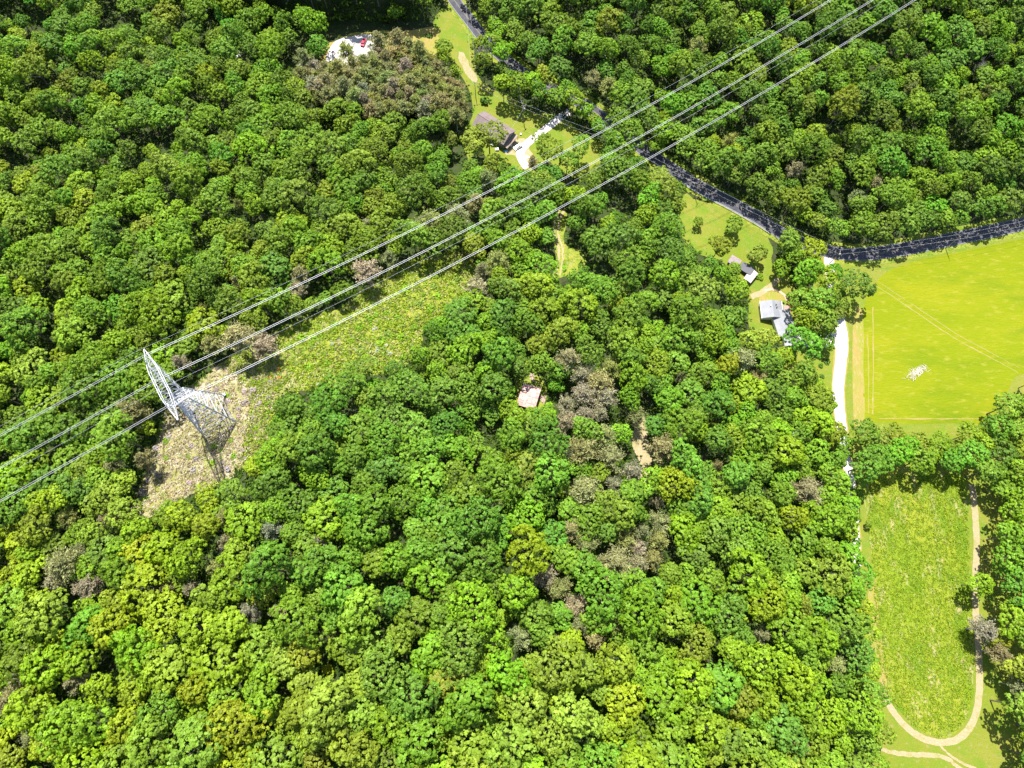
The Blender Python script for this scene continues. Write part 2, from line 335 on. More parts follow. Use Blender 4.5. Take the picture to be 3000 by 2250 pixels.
ribbon('terrace_edge', line_w([(2240,850),(2270,848),(2295,862),(2305,880)]), -.5, .5, flat('pink_mulch', (.42, .25, .2), .9, var=.25, scale=4), .085, jit=.1)
sheet('bare_yard', [(2228,868),(2250,856),(2280,856),(2300,878),(2232,886)], M_STRAW, .055, jit=.8)
CORR = [(395,1500),(425,1400),(455,1290),(485,1190),(560,1120),(640,1070),(740,1015),(830,960),(905,930),(990,905),(1060,860),(1110,820),(1150,785),(1230,755),(1300,742),(1380,730),(1400,800),(1350,870),(1290,930),(1240,965),(1235,1010),(1195,1060),(1150,1090),(1080,1100),(1010,1110),(940,1140),(860,1145),(815,1140),(790,1210),(780,1290),(735,1340),(650,1400),(560,1440),(470,1480)]
PAD = [(380,1510),(420,1410),(455,1300),(490,1200),(580,1120),(680,1070),(790,1045),(828,1070),(822,1140),(790,1220),(785,1290),(740,1350),(650,1410),(560,1450),(460,1500)]
M_CORR = ground('corridor_soil', [(.165, .20, .018)], [((.215, .215, .035), .06, .5, .12), ((.10, .16, .012), .25, .56, .08), ((.25, .22, .08), .45, .60, .06), ((.08, .13, .008), 1.2, .60, .06)], bump=1, bscale=1.5)
NC = M_CORR.node_tree; BC = NC.nodes['Principled BSDF']; green = BC.inputs['Base Color'].links[0].from_socket
tan_m = ground('tan_tmp', [(.23, .20, .11)], [((.20, .20, .05), .09, .52, .1), ((.35, .29, .21), .3, .58, .08), ((.16, .14, .07), .8, .60, .08), ((.18, .21, .035), .4, .60, .06), ((.42, .37, .29), 1.6, .67, .05)])
# copy the tan chain into the corridor material
NT = tan_m.node_tree; cp = {}
for n_ in NT.nodes:
    if n_.type in ('OUTPUT_MATERIAL', 'BSDF_PRINCIPLED', 'BUMP'): continue
    q = NC.nodes.new(n_.bl_idname); cp[n_.name] = q
    for at_ in ('operation', 'data_type'):
        if hasattr(n_, at_): setattr(q, at_, getattr(n_, at_))
    for i_, inp in enumerate(n_.inputs):
        if hasattr(inp, 'default_value'):
            try: q.inputs[i_].default_value = inp.default_value
            except Exception: pass
    if n_.type == 'RGB': q.outputs[0].default_value = n_.outputs[0].default_value
for l_ in NT.links:
    if l_.from_node.name in cp and l_.to_node.name in cp:
        cp[l_.from_node.name].outputs[list(l_.from_node.outputs).index(l_.from_socket)].id_data
        NC.links.new(cp[l_.from_node.name].outputs[list(l_.from_node.outputs).index(l_.from_socket)], cp[l_.to_node.name].inputs[list(l_.to_node.inputs).index(l_.to_socket)])
tl_ = NT.nodes['Principled BSDF'].inputs['Base Color'].links[0]; tan = cp[tl_.from_node.name].outputs[list(tl_.from_node.outputs).index(tl_.from_socket)]
bpy.data.materials.remove(tan_m)
pa, pb = gp(700, 1240), gp(1000, 1000); dv = (pb-pa); ln = dv.length; dv.normalize()
ge_ = NC.nodes.new('ShaderNodeNewGeometry'); dt = NC.nodes.new('ShaderNodeVectorMath'); dt.operation = 'DOT_PRODUCT'; NC.links.new(ge_.outputs['Position'], dt.inputs[0]); dt.inputs[1].default_value = (dv.x, dv.y, 0)
nz_ = NC.nodes.new('ShaderNodeTexNoise'); nz_.inputs['Scale'].default_value = .09; nz_.inputs['Detail'].default_value = 6; NC.links.new(ge_.outputs['Position'], nz_.inputs['Vector'])
ma = NC.nodes.new('ShaderNodeMath'); ma.operation = 'MULTIPLY_ADD'; NC.links.new(nz_.outputs['Fac'], ma.inputs[0]); ma.inputs[1].default_value = 46; NC.links.new(dt.outputs['Value'], ma.inputs[2])
mr_ = NC.nodes.new('ShaderNodeMapRange'); NC.links.new(ma.outputs[0], mr_.inputs[0]); d0_ = pa.x*dv.x+pa.y*dv.y; mr_.inputs[1].default_value = d0_+23+ln*.18; mr_.inputs[2].default_value = d0_+23+ln*.62
mxx = NC.nodes.new('ShaderNodeMix'); mxx.data_type = 'RGBA'; NC.links.new(mr_.outputs[0], mxx.inputs[0]); NC.links.new(tan, mxx.inputs[6]); NC.links.new(green, mxx.inputs[7]); NC.links.new(mxx.outputs[2], BC.inputs['Base Color'])
def union_y(P): return P
CORR = [(380,1515),(405,1440),(440,1340),(470,1250),(500,1180),(580,1115),(650,1068),(740,1012),(830,958),(905,930),(990,905),(1060,860),(1110,820),(1150,785),(1230,755),(1300,742),(1380,730),(1400,800),(1350,870),(1290,930),(1240,965),(1235,1010),(1195,1060),(1150,1090),(1080,1100),(1010,1110),(940,1140),(860,1150),(822,1160),(800,1220),(785,1290),(745,1350),(650,1412),(560,1452),(460,1505)]
sheet('utility_corridor', CORR, M_CORR, .03, jit=3)
for q_, off_ in enumerate((-.9, .9)):
    ribbon('corridor_track', line_w([(800,1120),(860,1060),(960,1060),(1060,1090),(1110,1040),(1180,960),(1250,860),(1330,790)]), off_-.3, off_+.3, M_STRAW, .06+.01*q_, jit=.2)
for q, off_ in enumerate((-.85, .85)):
    ribbon('dirt_track', line_w([(1648,612),(1632,650),(1630,690),(1642,725),(1642,765),(1634,805)]), off_-.45, off_+.45, M_DIRT, .07+.01*q, jit=.12)
GLADE1 = [(1652,600),(1662,640),(1652,690),(1662,720),(1700,735),(1720,770),(1690,800),(1650,812),(1620,812),(1628,760),(1620,700),(1615,650)]
sheet('glade', GLADE1, M_WEED, .03, jit=1.5)
GLADE2 = [(1855,1225),(1880,1215),(1898,1245),(1897,1290),(1912,1330),(1905,1370),(1890,1412),(1876,1410),(1880,1370),(1862,1330),(1850,1290)]
sheet('dirt_glade', GLADE2, M_DIRT, .03, jit=1.2)
GLADE3 = [(1535,1062),(1555,1056),(1575,1078),(1572,1100),(1590,1110),(1602,1165),(1565,1212),(1510,1192),(1508,1120),(1530,1100)]
sheet('shed_glade', GLADE3, M_WEED, .03, jit=1)
OPEN = [HAY, LOW, CORR, YARD1, LOT, YARD2, GLADE1, GLADE2, GLADE3,
 [(2395,760),(2480,905),(2535,905),(2560,835),(2610,790),(2800,738),(3010,697),(3400,630),(3400,590),(3010,635),(2760,680),(2620,712),(2610,745)],   # verge beside the road
 [(2478,900),(2535,900),(2540,1262),(2480,1262),(2440,1262),(2438,1180),(2450,1150),(2400,1130),(2360,1060),(2336,1018),(2445,1018),(2440,980),(2450,915)],
 [(2532,1230),(2905,1230),(2890,1262),(2720,1268),(2540,1262)],
 [(2830,1400),(2868,1405),(2880,1500),(2885,1600),(2855,1680),(2842,1700),(2845,1760),(2870,1800),(2875,2000),(2905,2080),(2945,2170),(2965,2300),(2565,2300),(2600,2200),(2600,2120),(2570,2000),(2548,1700),(2532,1400)],
 [(1110,92),(1285,80),(1285,120),(1262,160),(1240,155),(1200,140),(1175,118)],
 [(935,150),(990,118),(1045,98),(1100,95),(1100,165),(955,185)],
 [(1295,-20),(1345,-10),(1400,95),(1375,130),(1330,60)],
 [(1690,280),(1730,285),(1725,312),(1690,310)],
 [(1860,415),(1900,420),(1990,490),(2060,540),(2150,580),(2240,635),(2310,685),(2300,720),(2220,670),(2040,575),(1960,520),(1870,450)],
 [(1700,520),(1712,525),(1705,545),(1695,540)],
 [(920,40),(1120,40),(1130,66),(1290,60),(1290,95),(930,112)],
 [(680,138),(696,140),(708,158),(704,172),(688,170)]]

# ---------------------------------------------------------------- foliage meshes
def leaf_quads(P, Nn, size, aspect=1.6, r=rng, fold=True):
    """one leaf spray per point: rhombus of given size, normal Nn"""
    n_ = len(P); Nn = Nn/np.linalg.norm(Nn, axis=1)[:, None]; ra = r.normal(size=(n_, 3))
    a = np.cross(Nn, ra); a /= np.linalg.norm(a, axis=1)[:, None]; b = np.cross(Nn, a)
    s = size*r.uniform(.65, 1.35, (n_, 1)); a = a*s*aspect/2; b = b*s/2
    lift = Nn*s*.22
    V = np.stack([P-a, P+b*1.0-a*.15+lift, P+a, P-b*1.0-a*.15+lift*0], 1).reshape(-1, 3)
    return V, np.arange(n_*4).reshape(-1, 4)
def crown_mesh(name, seed, Rr, hratio, nl, lobe, leaf, dens, mat, upper=-.3, sub=.088, core=.26):
    """lobes on an uneven shell, each lobe made of small leaf clumps, each clump of leaf sprays"""
    r = np.random.default_rng(seed); Ps, Ns, Sh = [], [], []
    sq = r.uniform(.80, 1.22); ph = r.uniform(0, 6.28, 3)
    for i in range(nl):
        zz = upper+(1-upper)*(i+.5)/nl; zz = min(.99, zz+r.uniform(-.08, .08)); th = i*2.39996+r.uniform(-.4, .4); q = math.sqrt(max(0, 1-zz*zz))
        out = 1+.18*math.sin(2*th+ph[0])+.13*math.sin(3*th+ph[1]); rad = Rr*(1-lobe*.8)*out*r.uniform(.72, 1.08)
        c = np.array([math.cos(th)*q*rad*sq, math.sin(th)*q*rad/sq, zz*rad*hratio/out**.5]); cn = c/(np.linalg.norm(c)+1e-6)
        lr = Rr*lobe*r.uniform(.65, 1.35); ns = max(4, int(dens*(lr/(sub*Rr))**2*.66)); lsh = r.uniform(.82, 1.18)
        d = r.normal(size=(ns*2, 3)); d /= np.linalg.norm(d, axis=1)[:, None]; d = d[(d@cn > -.15) & (d[:, 2] > -.45)][:ns]
        for e in d:
            cs = c+e*lr*r.uniform(.8, 1.06)*np.array([1, 1, .8]); sr = sub*Rr*r.uniform(.7, 1.35); m_ = int(r.integers(8, 13))
            f = r.normal(size=(m_, 3))+e*1.1+np.array([0, 0, .5]); f /= np.linalg.norm(f, axis=1)[:, None]
            Ps.append(cs+f*sr*np.array([1, 1, .7])*r.uniform(.7, 1.05, (m_, 1))); Ns.append(f*.7+e*.45+r.normal(0, .22, f.shape)+np.array([0, 0, .45])); Sh.append(lsh*r.uniform(.84, 1.16)*r.uniform(.86, 1.14, m_))
    m_ = int(core*60*Rr*Rr*.5/leaf**.5*.12); d = r.normal(size=(m_, 3)); d /= np.linalg.norm(d, axis=1)[:, None]; d[:, 2] = np.abs(d[:, 2])-.2
    Ps.append(d*Rr*r.uniform(.4, .66, (m_, 1))*np.array([1, 1, hratio])); Ns.append(d+r.normal(0, .3, d.shape)); Sh.append(r.uniform(.8, 1.0, m_))
    P = np.concatenate(Ps); V, F_ = leaf_quads(P, np.concatenate(Ns), leaf, aspect=1.35, r=r)
    return mesh_np(name, V, F_, mat, cols=np.concatenate(Sh))
def trunk_mesh(name, seed, Rr, zc, r0, hr, mat):
    r = random.Random(seed); mb = MB(); top = zc+Rr*hr*.35; bend = (r.uniform(-.4, .4), r.uniform(-.4, .4))
    pts = [(bend[0]*t*t, bend[1]*t*t, top*t-.6*(1-t)) for t in (0, .04, .3, .6, 1)]
    mb.path(pts, [r0*1.45, r0, r0*.82, r0*.6, r0*.25], 7)
    for k in range(6):
        th = k*1.05+r.uniform(-.3, .3); z0 = top*r.uniform(.45, .75); L_ = Rr*r.uniform(.55, .8); t = z0/top
        p0 = (bend[0]*t*t, bend[1]*t*t, z0); p1 = (L_*.5*math.cos(th), L_*.5*math.sin(th), z0+L_*.45); p2 = (L_*math.cos(th+.2), L_*math.sin(th+.2), z0+L_*.95)
        mb.path([p0, p1, p2], [r0*.42, r0*.28, r0*.1], 5)
    me = bpy.data.meshes.new(name); me.from_pydata(mb.v, [], mb.f); me.materials.append(mat); me.update(); me.shade_smooth(); return me
# broadleaf kinds: (radius, height of crown centre, hratio, lobes, lobe, leaf, dens)
KIND = []
for i, (Rr, zc, hr, nl, lobe, leaf, dens) in enumerate([
    (6.6, 12.5, .78, 46, .24, .50, 1.6), (6.0, 12.5, .85, 38, .27, .50, 1.6), (6.4, 13, .66, 60, .20, .46, 1.7), (5.6, 12, .95, 34, .28, .50, 1.6),
    (4.6, 11, .95, 28, .29, .44, 1.5), (4.3, 10.5, 1.1, 26, .29, .42, 1.5), (4.8, 11, .80, 34, .26, .40, 1.6), (4.4, 11.5, 1.0, 24, .32, .44, 1.5),
    (3.6, 6.5, 1.0, 18, .34, .44, 1.5), (3.2, 5.5, .9, 16, .35, .40, 1.5)]):
    cm = crown_mesh('broadleaf_crown', 100+i, Rr, hr, nl, lobe, leaf, dens, LEAF)
    tm = trunk_mesh('broadleaf_trunk', 200+i, Rr, zc, .11+.028*Rr, hr, BARK)
    cm.transform(Matrix.Translation((0, 0, zc)))
    KIND.append(dict(R=Rr, zc=zc, hr=hr, crown=cm, trunk=tm))
def pine_meshes(seed, Rr=3.6, H=11.5):
    r = np.random.default_rng(seed); mb = MB(); mb.path([(0, 0, -.5), (0, 0, .3), (.1, 0, H*.5), (0, .1, H*.8), (0, 0, H)], [.26, .2, .15, .09, .03], 6)
    Ps, Ns, Sh = [], [], []
    for k in range(60):
        t = r.uniform(.42, 1)**.9; z = H*t; L_ = Rr*r.uniform(.6, 1.05)*(1-(max(0, t-.55)/.45)**1.6*.85); th = k*2.4+r.uniform(-.3, .3)
        rise = r.uniform(.1, .55)*L_; e = np.array([math.cos(th)*L_, math.sin(th)*L_, z+rise]); s = np.array([0, 0, z]); mid = (s+e)/2+np.array([0, 0, -.12*L_])
        mb.path([s, mid, e], [.05, .035, .012], 4); nq = int(15+L_*17)
        u = r.uniform(.25, 1.08, nq); p = s[None]*(1-u)[:, None]+e[None]*u[:, None]; p += r.normal(0, .10+.13*L_*.6, p.shape)*np.array([1, 1, .6])
        Ps.append(p); Ns.append(r.normal(size=p.shape)+np.array([0, 0, .7])); Sh.append(np.full(nq, r.uniform(.8, 1.2))*r.uniform(.7, 1.3, nq))
    V, F_ = leaf_quads(np.concatenate(Ps), np.concatenate(Ns), .19, 3.4, r=r)
    cm = mesh_np('pine_crown', V, F_, NEEDLE, cols=np.concatenate(Sh))
    tm = bpy.data.meshes.new('pine_trunk'); tm.from_pydata(mb.v, [], mb.f); tm.materials.append(GREYWOOD); tm.update(); tm.shade_smooth()
    return cm, tm
PINE = [pine_meshes(300+i, H=h) for i, h in enumerate((11.5, 10, 13, 11))]
def dead_mesh(seed, H=9, spread=.55, mat=GREYWOOD):
    r = random.Random(seed); mb = MB()
    def br(p, d, L_, rad, lv):
        q = p+d*L_; m_ = (p+q)/2+Vector((r.uniform(-1, 1), r.uniform(-1, 1), r.uniform(-.5, 1)))*L_*.08
        mb.path([p, m_, q], [rad, rad*.8, rad*.5], 5)
        if lv == 0: return
        for _ in range(r.choice((3, 4))):
            dd = (d+Vector((r.uniform(-1, 1), r.uniform(-1, 1), r.uniform(-.25, .6)))*spread*1.6).normalized(); t = r.uniform(.4, 1)
            br(p+(q-p)*t, dd, L_*r.uniform(.5, .75), rad*.55, lv-1)
    br(Vector((0, 0, -.4)), Vector((.05, .05, 1)).normalized(), H*.5, .22, 4)
    me = bpy.data.meshes.new('bare_branches'); me.from_pydata(mb.v, [], mb.f); me.materials.append(mat); me.update(); me.shade_smooth(); return me
DEAD = [dead_mesh(401), dead_mesh(402, 8, .8), dead_mesh(403, 7, .9)]
def bush_mesh(seed, leaf=.26, mat=None):
    return crown_mesh('bush', seed, 1.0, .75, 10, .42, leaf, 1.2, mat or LEAF, upper=-.1, sub=.17)
BUSH = [bush_mesh(500+i) for i in range(3)]

# ---------------------------------------------------------------- tree positions (crown-centre pixels)
TONES = {'dark green': (.075, .165, .014), 'deep blue-green': (.098, .195, .020), 'mid green': (.130, .245, .016), 'fresh green': (.165, .30, .008),
         'yellow-green': (.215, .305, .006), 'olive green': (.165, .215, .014), 'pale green': (.185, .280, .028)}
TN = list(TONES)
def crown_world(px, py, zc):
    z = np.full(np.shape(px), 20.0)
    for _ in range(16):
        x, y = unp(px, py, z+zc); z = z*.35+T(x, y)*.65
    return x, y, z
# hand-read trees: px, py, crown radius in px, tone, label or None
HAND = [
 (2513,835,46,'deep blue-green','lone dark green round tree on the corner where the white driveway meets the hay field'),
 (2378,735,36,'yellow-green','yellow-green tree at the road end of the grove above the grey-roofed house'),
 (2325,745,30,'fresh green','fresh green tree on the upper left side of the grove beside the roadside power pole'),
 (2290,785,26,'fresh green','small bright tree just right of the round clipped shrub by the sheds'),
 (2362,800,42,'fresh green','fresh green broad tree in the middle of the grove above the grey-roofed house'),
 (2420,820,36,'yellow-green','yellow-green tree on the grove side nearest the lone dark tree'),
 (2400,880,40,'mid green','mid green tree in the grove directly above the garage end of the house'),
 (2345,880,36,'mid green','mid green tree hanging over the right side of the grey roof'),
 (2358,930,32,'yellow-green','pale yellow-green tree beside the garage roof of the grey-roofed house'),
 (2415,945,38,'olive green','olive green tree at the lower end of the grove over the garage apron'),
 (2460,893,26,'pale green','pale feathery tree overhanging the upper visible end of the white driveway'),
 (1432,395,46,'pale green','airy pale green tree leaning over the left end of the brown-roofed house'),
 (1388,415,38,'pale green','airy pale green tree just left of the brown-roofed house'),
 (1606,432,42,'mid green','round mid green tree just right of the silver car on the gravel drive'),
 (1712,322,24,'fresh green','bright green tree at the upper end of the gravel drive'),
 (1742,352,20,'fresh green','small bright tree right of the top of the gravel drive'),
 (1475,245,28,'yellow-green','first tree from the left in the bright row above the lawn with the pole'),
 (1520,250,32,'fresh green','second tree from the left in the bright row above the lawn with the pole'),
 (1560,240,30,'yellow-green','third tree from the left in the bright row above the lawn with the pole'),
 (1600,225,32,'olive green','fourth tree from the left in the bright row above the lawn with the pole'),
 (1640,205,36,'deep blue-green','tall dark tree at the right end of the bright row above the lawn'),
 (1440,125,30,'fresh green','fresh green tree right of the road bend near the tall dead tree'),
 (1475,150,30,'fresh green','fresh green tree second from the road bend near the tall dead tree'),
 (1926,430,23,'fresh green','small bright round tree standing alone beside the shaded road'),
 (1700,430,32,'mid green','mid green tree under the uppermost cable pair right of the gravel drive'),
 (1664,470,28,'mid green','mid green tree in the yard just below the uppermost cable pair'),
 (1300,140,26,'pale green','pale round tree beside the tawny clearing right of the gravel lot'),
 (1160,35,22,'mid green','slender sunlit tree standing before the dark bank at the top'),
 (2443,800,26,'mid green','mid green tree hiding the upper end of the white driveway'),(2455,860,24,'fresh green','fresh green tree over the driveway just above its visible part'),
 (2466,1292,28,'mid green','mid green tree over the driveway left of the hedgerow'),(2478,1450,30,'fresh green','fresh green tree covering the driveway at the upper left of the rough meadow'),
 (2496,1515,24,'mid green','mid green tree on the upper left margin of the rough meadow'),(2490,1590,30,'mid green','mid green tree left of the rough meadow above its middle'),
 (2530,1270,40,'olive green','olive green tree at the driveway end of the hedgerow between the two fields'),
 (2585,1345,42,'mid green','mid green tree left of the middle in the hedgerow between the two fields'),
 (2640,1320,44,'fresh green','fresh green broad tree in the middle of the hedgerow between the two fields'),
 (2697,1348,40,'mid green','mid green tree just right of the middle of the hedgerow between the fields'),
 (2750,1310,36,'fresh green','fresh green tree in the right half of the hedgerow between the fields'),
 (2790,1350,36,'mid green','mid green tree overhanging the top right corner of the rough meadow'),
 (2845,1330,42,'mid green','mid green tree where the hedgerow meets the wood on the right edge'),
 (2690,1290,28,'pale green','pale feathery tree on the hay field side of the hedgerow'),
 (2620,1275,30,'olive green','olive tree on the hay field side of the hedgerow near the driveway'),
 (2840,1270,34,'fresh green','fresh green tree at the lower right corner of the hay field'),
 (2950,1190,42,'mid green','dark-edged tree on the right edge beside the hay field'),
 (2925,1250,40,'mid green','mid green tree just below the right corner of the hay field'),
 (2545,1535,12,'olive green','very small olive tree on the left margin of the rough meadow'),
 (2868,1712,34,'fresh green','fresh green tree pushing furthest out over the right side of the rough meadow'),
 (1010,1130,52,'dark green','dark green tree at the lower left tip of the green cleared corridor'),
 (1060,1080,40,'dark green','dark green tree jutting up into the green cleared corridor'),
 (960,1180,50,'dark green','dark green broad tree below the tip of the cleared corridor'),
 (850,1190,38,'dark green','dark green tree at the right border of the bare ground round the pylon'),
 (845,1270,42,'dark green','second dark green tree along the right border of the bare pylon ground'),
 (1535,225,0,'',''),
 (1545,690,36,'yellow-green','yellow-green tree left of the two-wheeled dirt track'),
 (1520,740,40,'fresh green','fresh green broad tree left of the lower end of the dirt track'),
 (1578,1008,34,'olive green','olive green tree above the rusty-roofed shed'),
 (1640,1085,32,'mid green','mid green tree standing a little up and right of the rusty-roofed shed'),
 (1470,1115,26,'mid green','mid green tree on the left side of the rusty-roofed shed'),
 (1538,1250,32,'pale green','airy pale tree just below the rusty-roofed shed'),
 (1606,1212,26,'fresh green','bright green tree at the lower right of the rusty-roofed shed'),
 (1780,2140,40,'yellow-green','bright lemon-green tree near the bottom edge right of centre'),
 (960,1960,16,'yellow-green','small lemon-yellow tree among pale crowns at the lower left of centre'),
 (200,240,34,'olive green','olive green tree standing out in the dark wood at the upper left'),
 (335,310,28,'yellow-green','yellow-green tree in the upper left wood beside a dark gap'),
 (1475,1000,30,'mid green',None),(2195,1000,34,'pale green','pale feathery tree overhanging the lower left of the grey roof'),
 (2245,990,30,'pale green','pale thin-leaved tree over the lower left of the grey house roof'),
 (2300,1045,30,'fresh green','fresh green tree directly below the garage of the grey-roofed house'),
 (2150,660,26,'pale green','small airy tree in the sunny clearing above the sheds'),(2220,745,26,'pale green','airy tree standing beside the shaded carport'),
 (2045,650,16,'olive green','thin young tree with a visible stem in the sunny clearing by the road'),
 (2110,720,30,'olive green','olive tree above the small brown-roofed shed'),
 (2160,850,36,'fresh green','fresh green tree just left of the pale-roofed shed'),(2150,790,22,'mid green','mid green tree between the brown shed and the pale-roofed shed'),
]
HAND = [h for h in HAND if h[2] > 0]
GAPS = [(488,416,28),(217,352,26),(425,407,32),(601,294,24),(40,452,22),(81,475,22),(500,580,26),(600,705,26),(407,77,26),(678,316,18),(1345,452,34),(1335,500,20),(1000,815,30),(930,850,22),(1060,780,22),
 (1750,780,34),(1775,800,24),(1435,1290,26),(1612,1150,22),(1450,1195,14),(1905,1190,28),(1390,1370,24),(866,1375,20),(2085,1335,16),(2130,1335,16),(316,1955,26),(340,1990,20),(530,2062,22),(800,2125,20),(595,2065,18),
 (2080,1625,22),(1625,1510,14),(840,1985,16),(60,1160,26),(20,1350,20),(0,1560,30),(150,1040,24),(300,980,18),(1560,100,26),(1690,180,22),(560,1110,10),(1480,1680,16),(1100,1700,16),(1345,380,14),(2300,760,8),
 (110,60,40),(40,30,40),(330,60,26),(330,20,26),(1540,180,14),(2030,1030,16),(1160,1560,18),(740,700,20),(160,880,20),(1750,640,14),(1850,560,16),(1950,250,18),(2130,380,16),(2470,420,18),(2800,420,16),(2250,90,14)]
for _ in range(95):                   # scattered dark holes in the canopy
    a_, b_ = float(rng.uniform(0, 3000)), float(rng.uniform(60, 2200))
    if b_ < 1000 and rng.random() < .8 or rng.random() < .2: GAPS += [(a_, b_, 16.0), (a_+7, b_+18, 13.0)]
SHADEBAND = [(640,-60),(1290,-60),(1275,60),(1240,88),(1150,92),(1000,98),(900,92),(800,86),(700,84),(640,60)]
def zone_tone(px, py, r):
    """which tones dominate where, as read from the photograph"""
    w = dict(zip(TN, (1, 1, 2.2, 1.5, .5, .5, .5)))
    if py > 1500 and px < 900: w.update({'yellow-green': 2.2, 'fresh green': 3, 'mid green': 1.5, 'olive green': 1.2, 'dark green': .2, 'deep blue-green': .5})
    if px < 420 and 1450 < py < 1800: w.update({'yellow-green': 4})
    if py > 1850 and 650 < px < 1700: w.update({'pale green': 4, 'mid green': 2, 'dark green': .1, 'deep blue-green': 1.2, 'fresh green': 2})
    if 850 < px < 1500 and 1050 < py < 1800: w.update({'dark green': 1.6, 'deep blue-green': 2.2, 'mid green': 3, 'pale green': .8, 'yellow-green': .3})
    if px > 1700 and py > 1100: w.update({'fresh green': 3, 'mid green': 3, 'deep blue-green': 1.4, 'dark green': .3, 'yellow-green': 1.2})
    if py < 900 and px < 1400: w.update({'dark green': 1.2, 'mid green': 3, 'fresh green': 1.8, 'olive green': 1.2, 'yellow-green': .7, 'deep blue-green': 1.4})
    if px > 1400 and py < 650: w.update({'dark green': 1.6, 'deep blue-green': 2.4, 'mid green': 3, 'fresh green': 1.2, 'olive green': .7})
    if px > 2380 and py < 400: w.update({'yellow-green': 1.0, 'fresh green': 2})
    if px > 2850 and py > 1400: w.update({'mid green': 3, 'fresh green': 2.5, 'yellow-green': .6})
    k = list(w); p = np.array([w[q] for q in k]); return k[r.choice(len(k), p=p/p.sum())]
def blocked(px, py, rpx):
    m = np.zeros(np.shape(px), bool)
    for P in OPEN:
        c = inpoly(px, py, P).astype(int)*3
        for a in range(8):
            c += inpoly(px+rpx*.85*math.cos(a*.785), py+rpx*.85*math.sin(a*.785), P)
        m |= c > 2
    return m
TREES = []   # dict(x,y,z,k,s,tone,label,px,py,rpx,rz)
def add_tree(x, y, z, k, s, tone, label, rpx, px, py, sz=1.0):
    TREES.append(dict(x=float(x), y=float(y), z=float(z), k=k, s=s, tone=tone, label=label, rpx=rpx, px=px, py=py, rz=rng.uniform(0, 6.28), sz=float(sz)))
for px, py, rp, tone, lab in HAND:
    sc_ = 2000/ (CAMZ*1.0); x, y, z = crown_world(px, py, 11.0)
    f = float(y)*st-(float(z)+11-CAMZ)*ct; Rm = rp*f/FPX
    k = int(min(range(10), key=lambda q: abs(KIND[q]['R']-Rm)+rng.uniform(0, .5))); s = max(.35, min(1.25, Rm/KIND[k]['R']))
    x, y, z = crown_world(px, py, KIND[k]['zc']*s); add_tree(x, y, z, k, s, tone, lab, rp, px, py)
PINES = [(1010,140,22),(1110,128,24),(1165,120,24),(1665,1055,32),(1639,1080,22),(1791,1076,28),(1703,1101,25),(1753,1118,33),(1707,1156,30),(1770,1160,32),(1656,1181,22),(1711,1215,24),(1757,1211,22),(1660,1232,30),(1867,1219,25),
 (1770,1274,32),(1707,1316,38),(1791,1338,34),(1939,1316,33),(1854,1384,26),(1804,1422,28),(1711,1439,40),(1926,1468,18),(1935,1528,30),(1673,1553,28),(1719,1595,34),(1880,1557,22),(1838,1582,25),(1867,1603,25),(1930,1582,24),
 (1804,1646,38),(1867,1650,24),(1914,1637,25),(1770,1671,25),(1597,1684,30),(2171,1059,32),(2230,1101,20),(2365,1439,38),(1994,1101,14),(2099,1367,14),(1640,1720,30),(1690,1770,30),(1700,1830,25),(1800,1820,28),(1740,1870,24),(1530,1865,30),(1625,1875,13),
 (2230,1860,22),(2450,1950,25),(2350,2190,20),(181,1654,42),(231,1618,22),(158,1708,25),(253,1717,32),(488,1726,16),(560,1726,20),(664,1514,28),(664,1586,22),(800,1550,25),(741,1631,20),(620,1663,20),(732,1794,25),(814,1790,22),(226,1993,28),
 (45,1997,25),(27,2056,38),(95,2160,32),(312,1522,25),(190,1514,25),(633,1871,18),(954,1875,22),(945,1577,22),(618,1005,26),(701,994,38),(767,1008,32),(531,1063,20),(387,1197,38),(427,1345,22),(329,1352,28),(1261,651,35),(1343,637,30),(1397,597,25),
 (1424,529,25),(868,841,22),(1072,788,32),(883,807,25),(1141,750,22),(1393,839,30),(1456,763,30),(1412,795,20),(881,217,22),(2670,260,18),(2885,266,16),(2328,500,20),(2562,538,20),(2512,576,22),(2144,405,20),(2043,139,22),(1784,253,25),
 (2888,1847,30),(2931,1913,28),(2985,2010,24),(1080,650,18),(1180,560,14),(700,830,16),(590,900,14),(1450,1480,22),(1740,220,20),(1560,480,14),(2150,505,18),(700,600,14)]
PP = [(880,165),(940,200),(1000,200),(1080,170),(1180,130),(1250,165),(1340,235),(1358,300),(1340,345),(1270,340),(1200,320),(1100,330),(1010,270),(930,290),(890,230)]
pp = []
for _ in range(4000):
    a, b = rng.uniform(870, 1370), rng.uniform(120, 350)
    if inpoly(a, b, PP) and all((a-q[0])**2+((b-q[1])*1.2)**2 > 24**2 for q in pp): pp.append((a, b))
PINES += [(a, b, float(rng.uniform(17, 25))) for a, b in pp]
pine_w = []
for px, py, rp in PINES:
    x, y, z = crown_world(px, py, 11); f = float(y)*st-(float(z)+11-CAMZ)*ct; pine_w.append((float(x), float(y), float(z), 1.3*rp*f/FPX, px, py, rp))
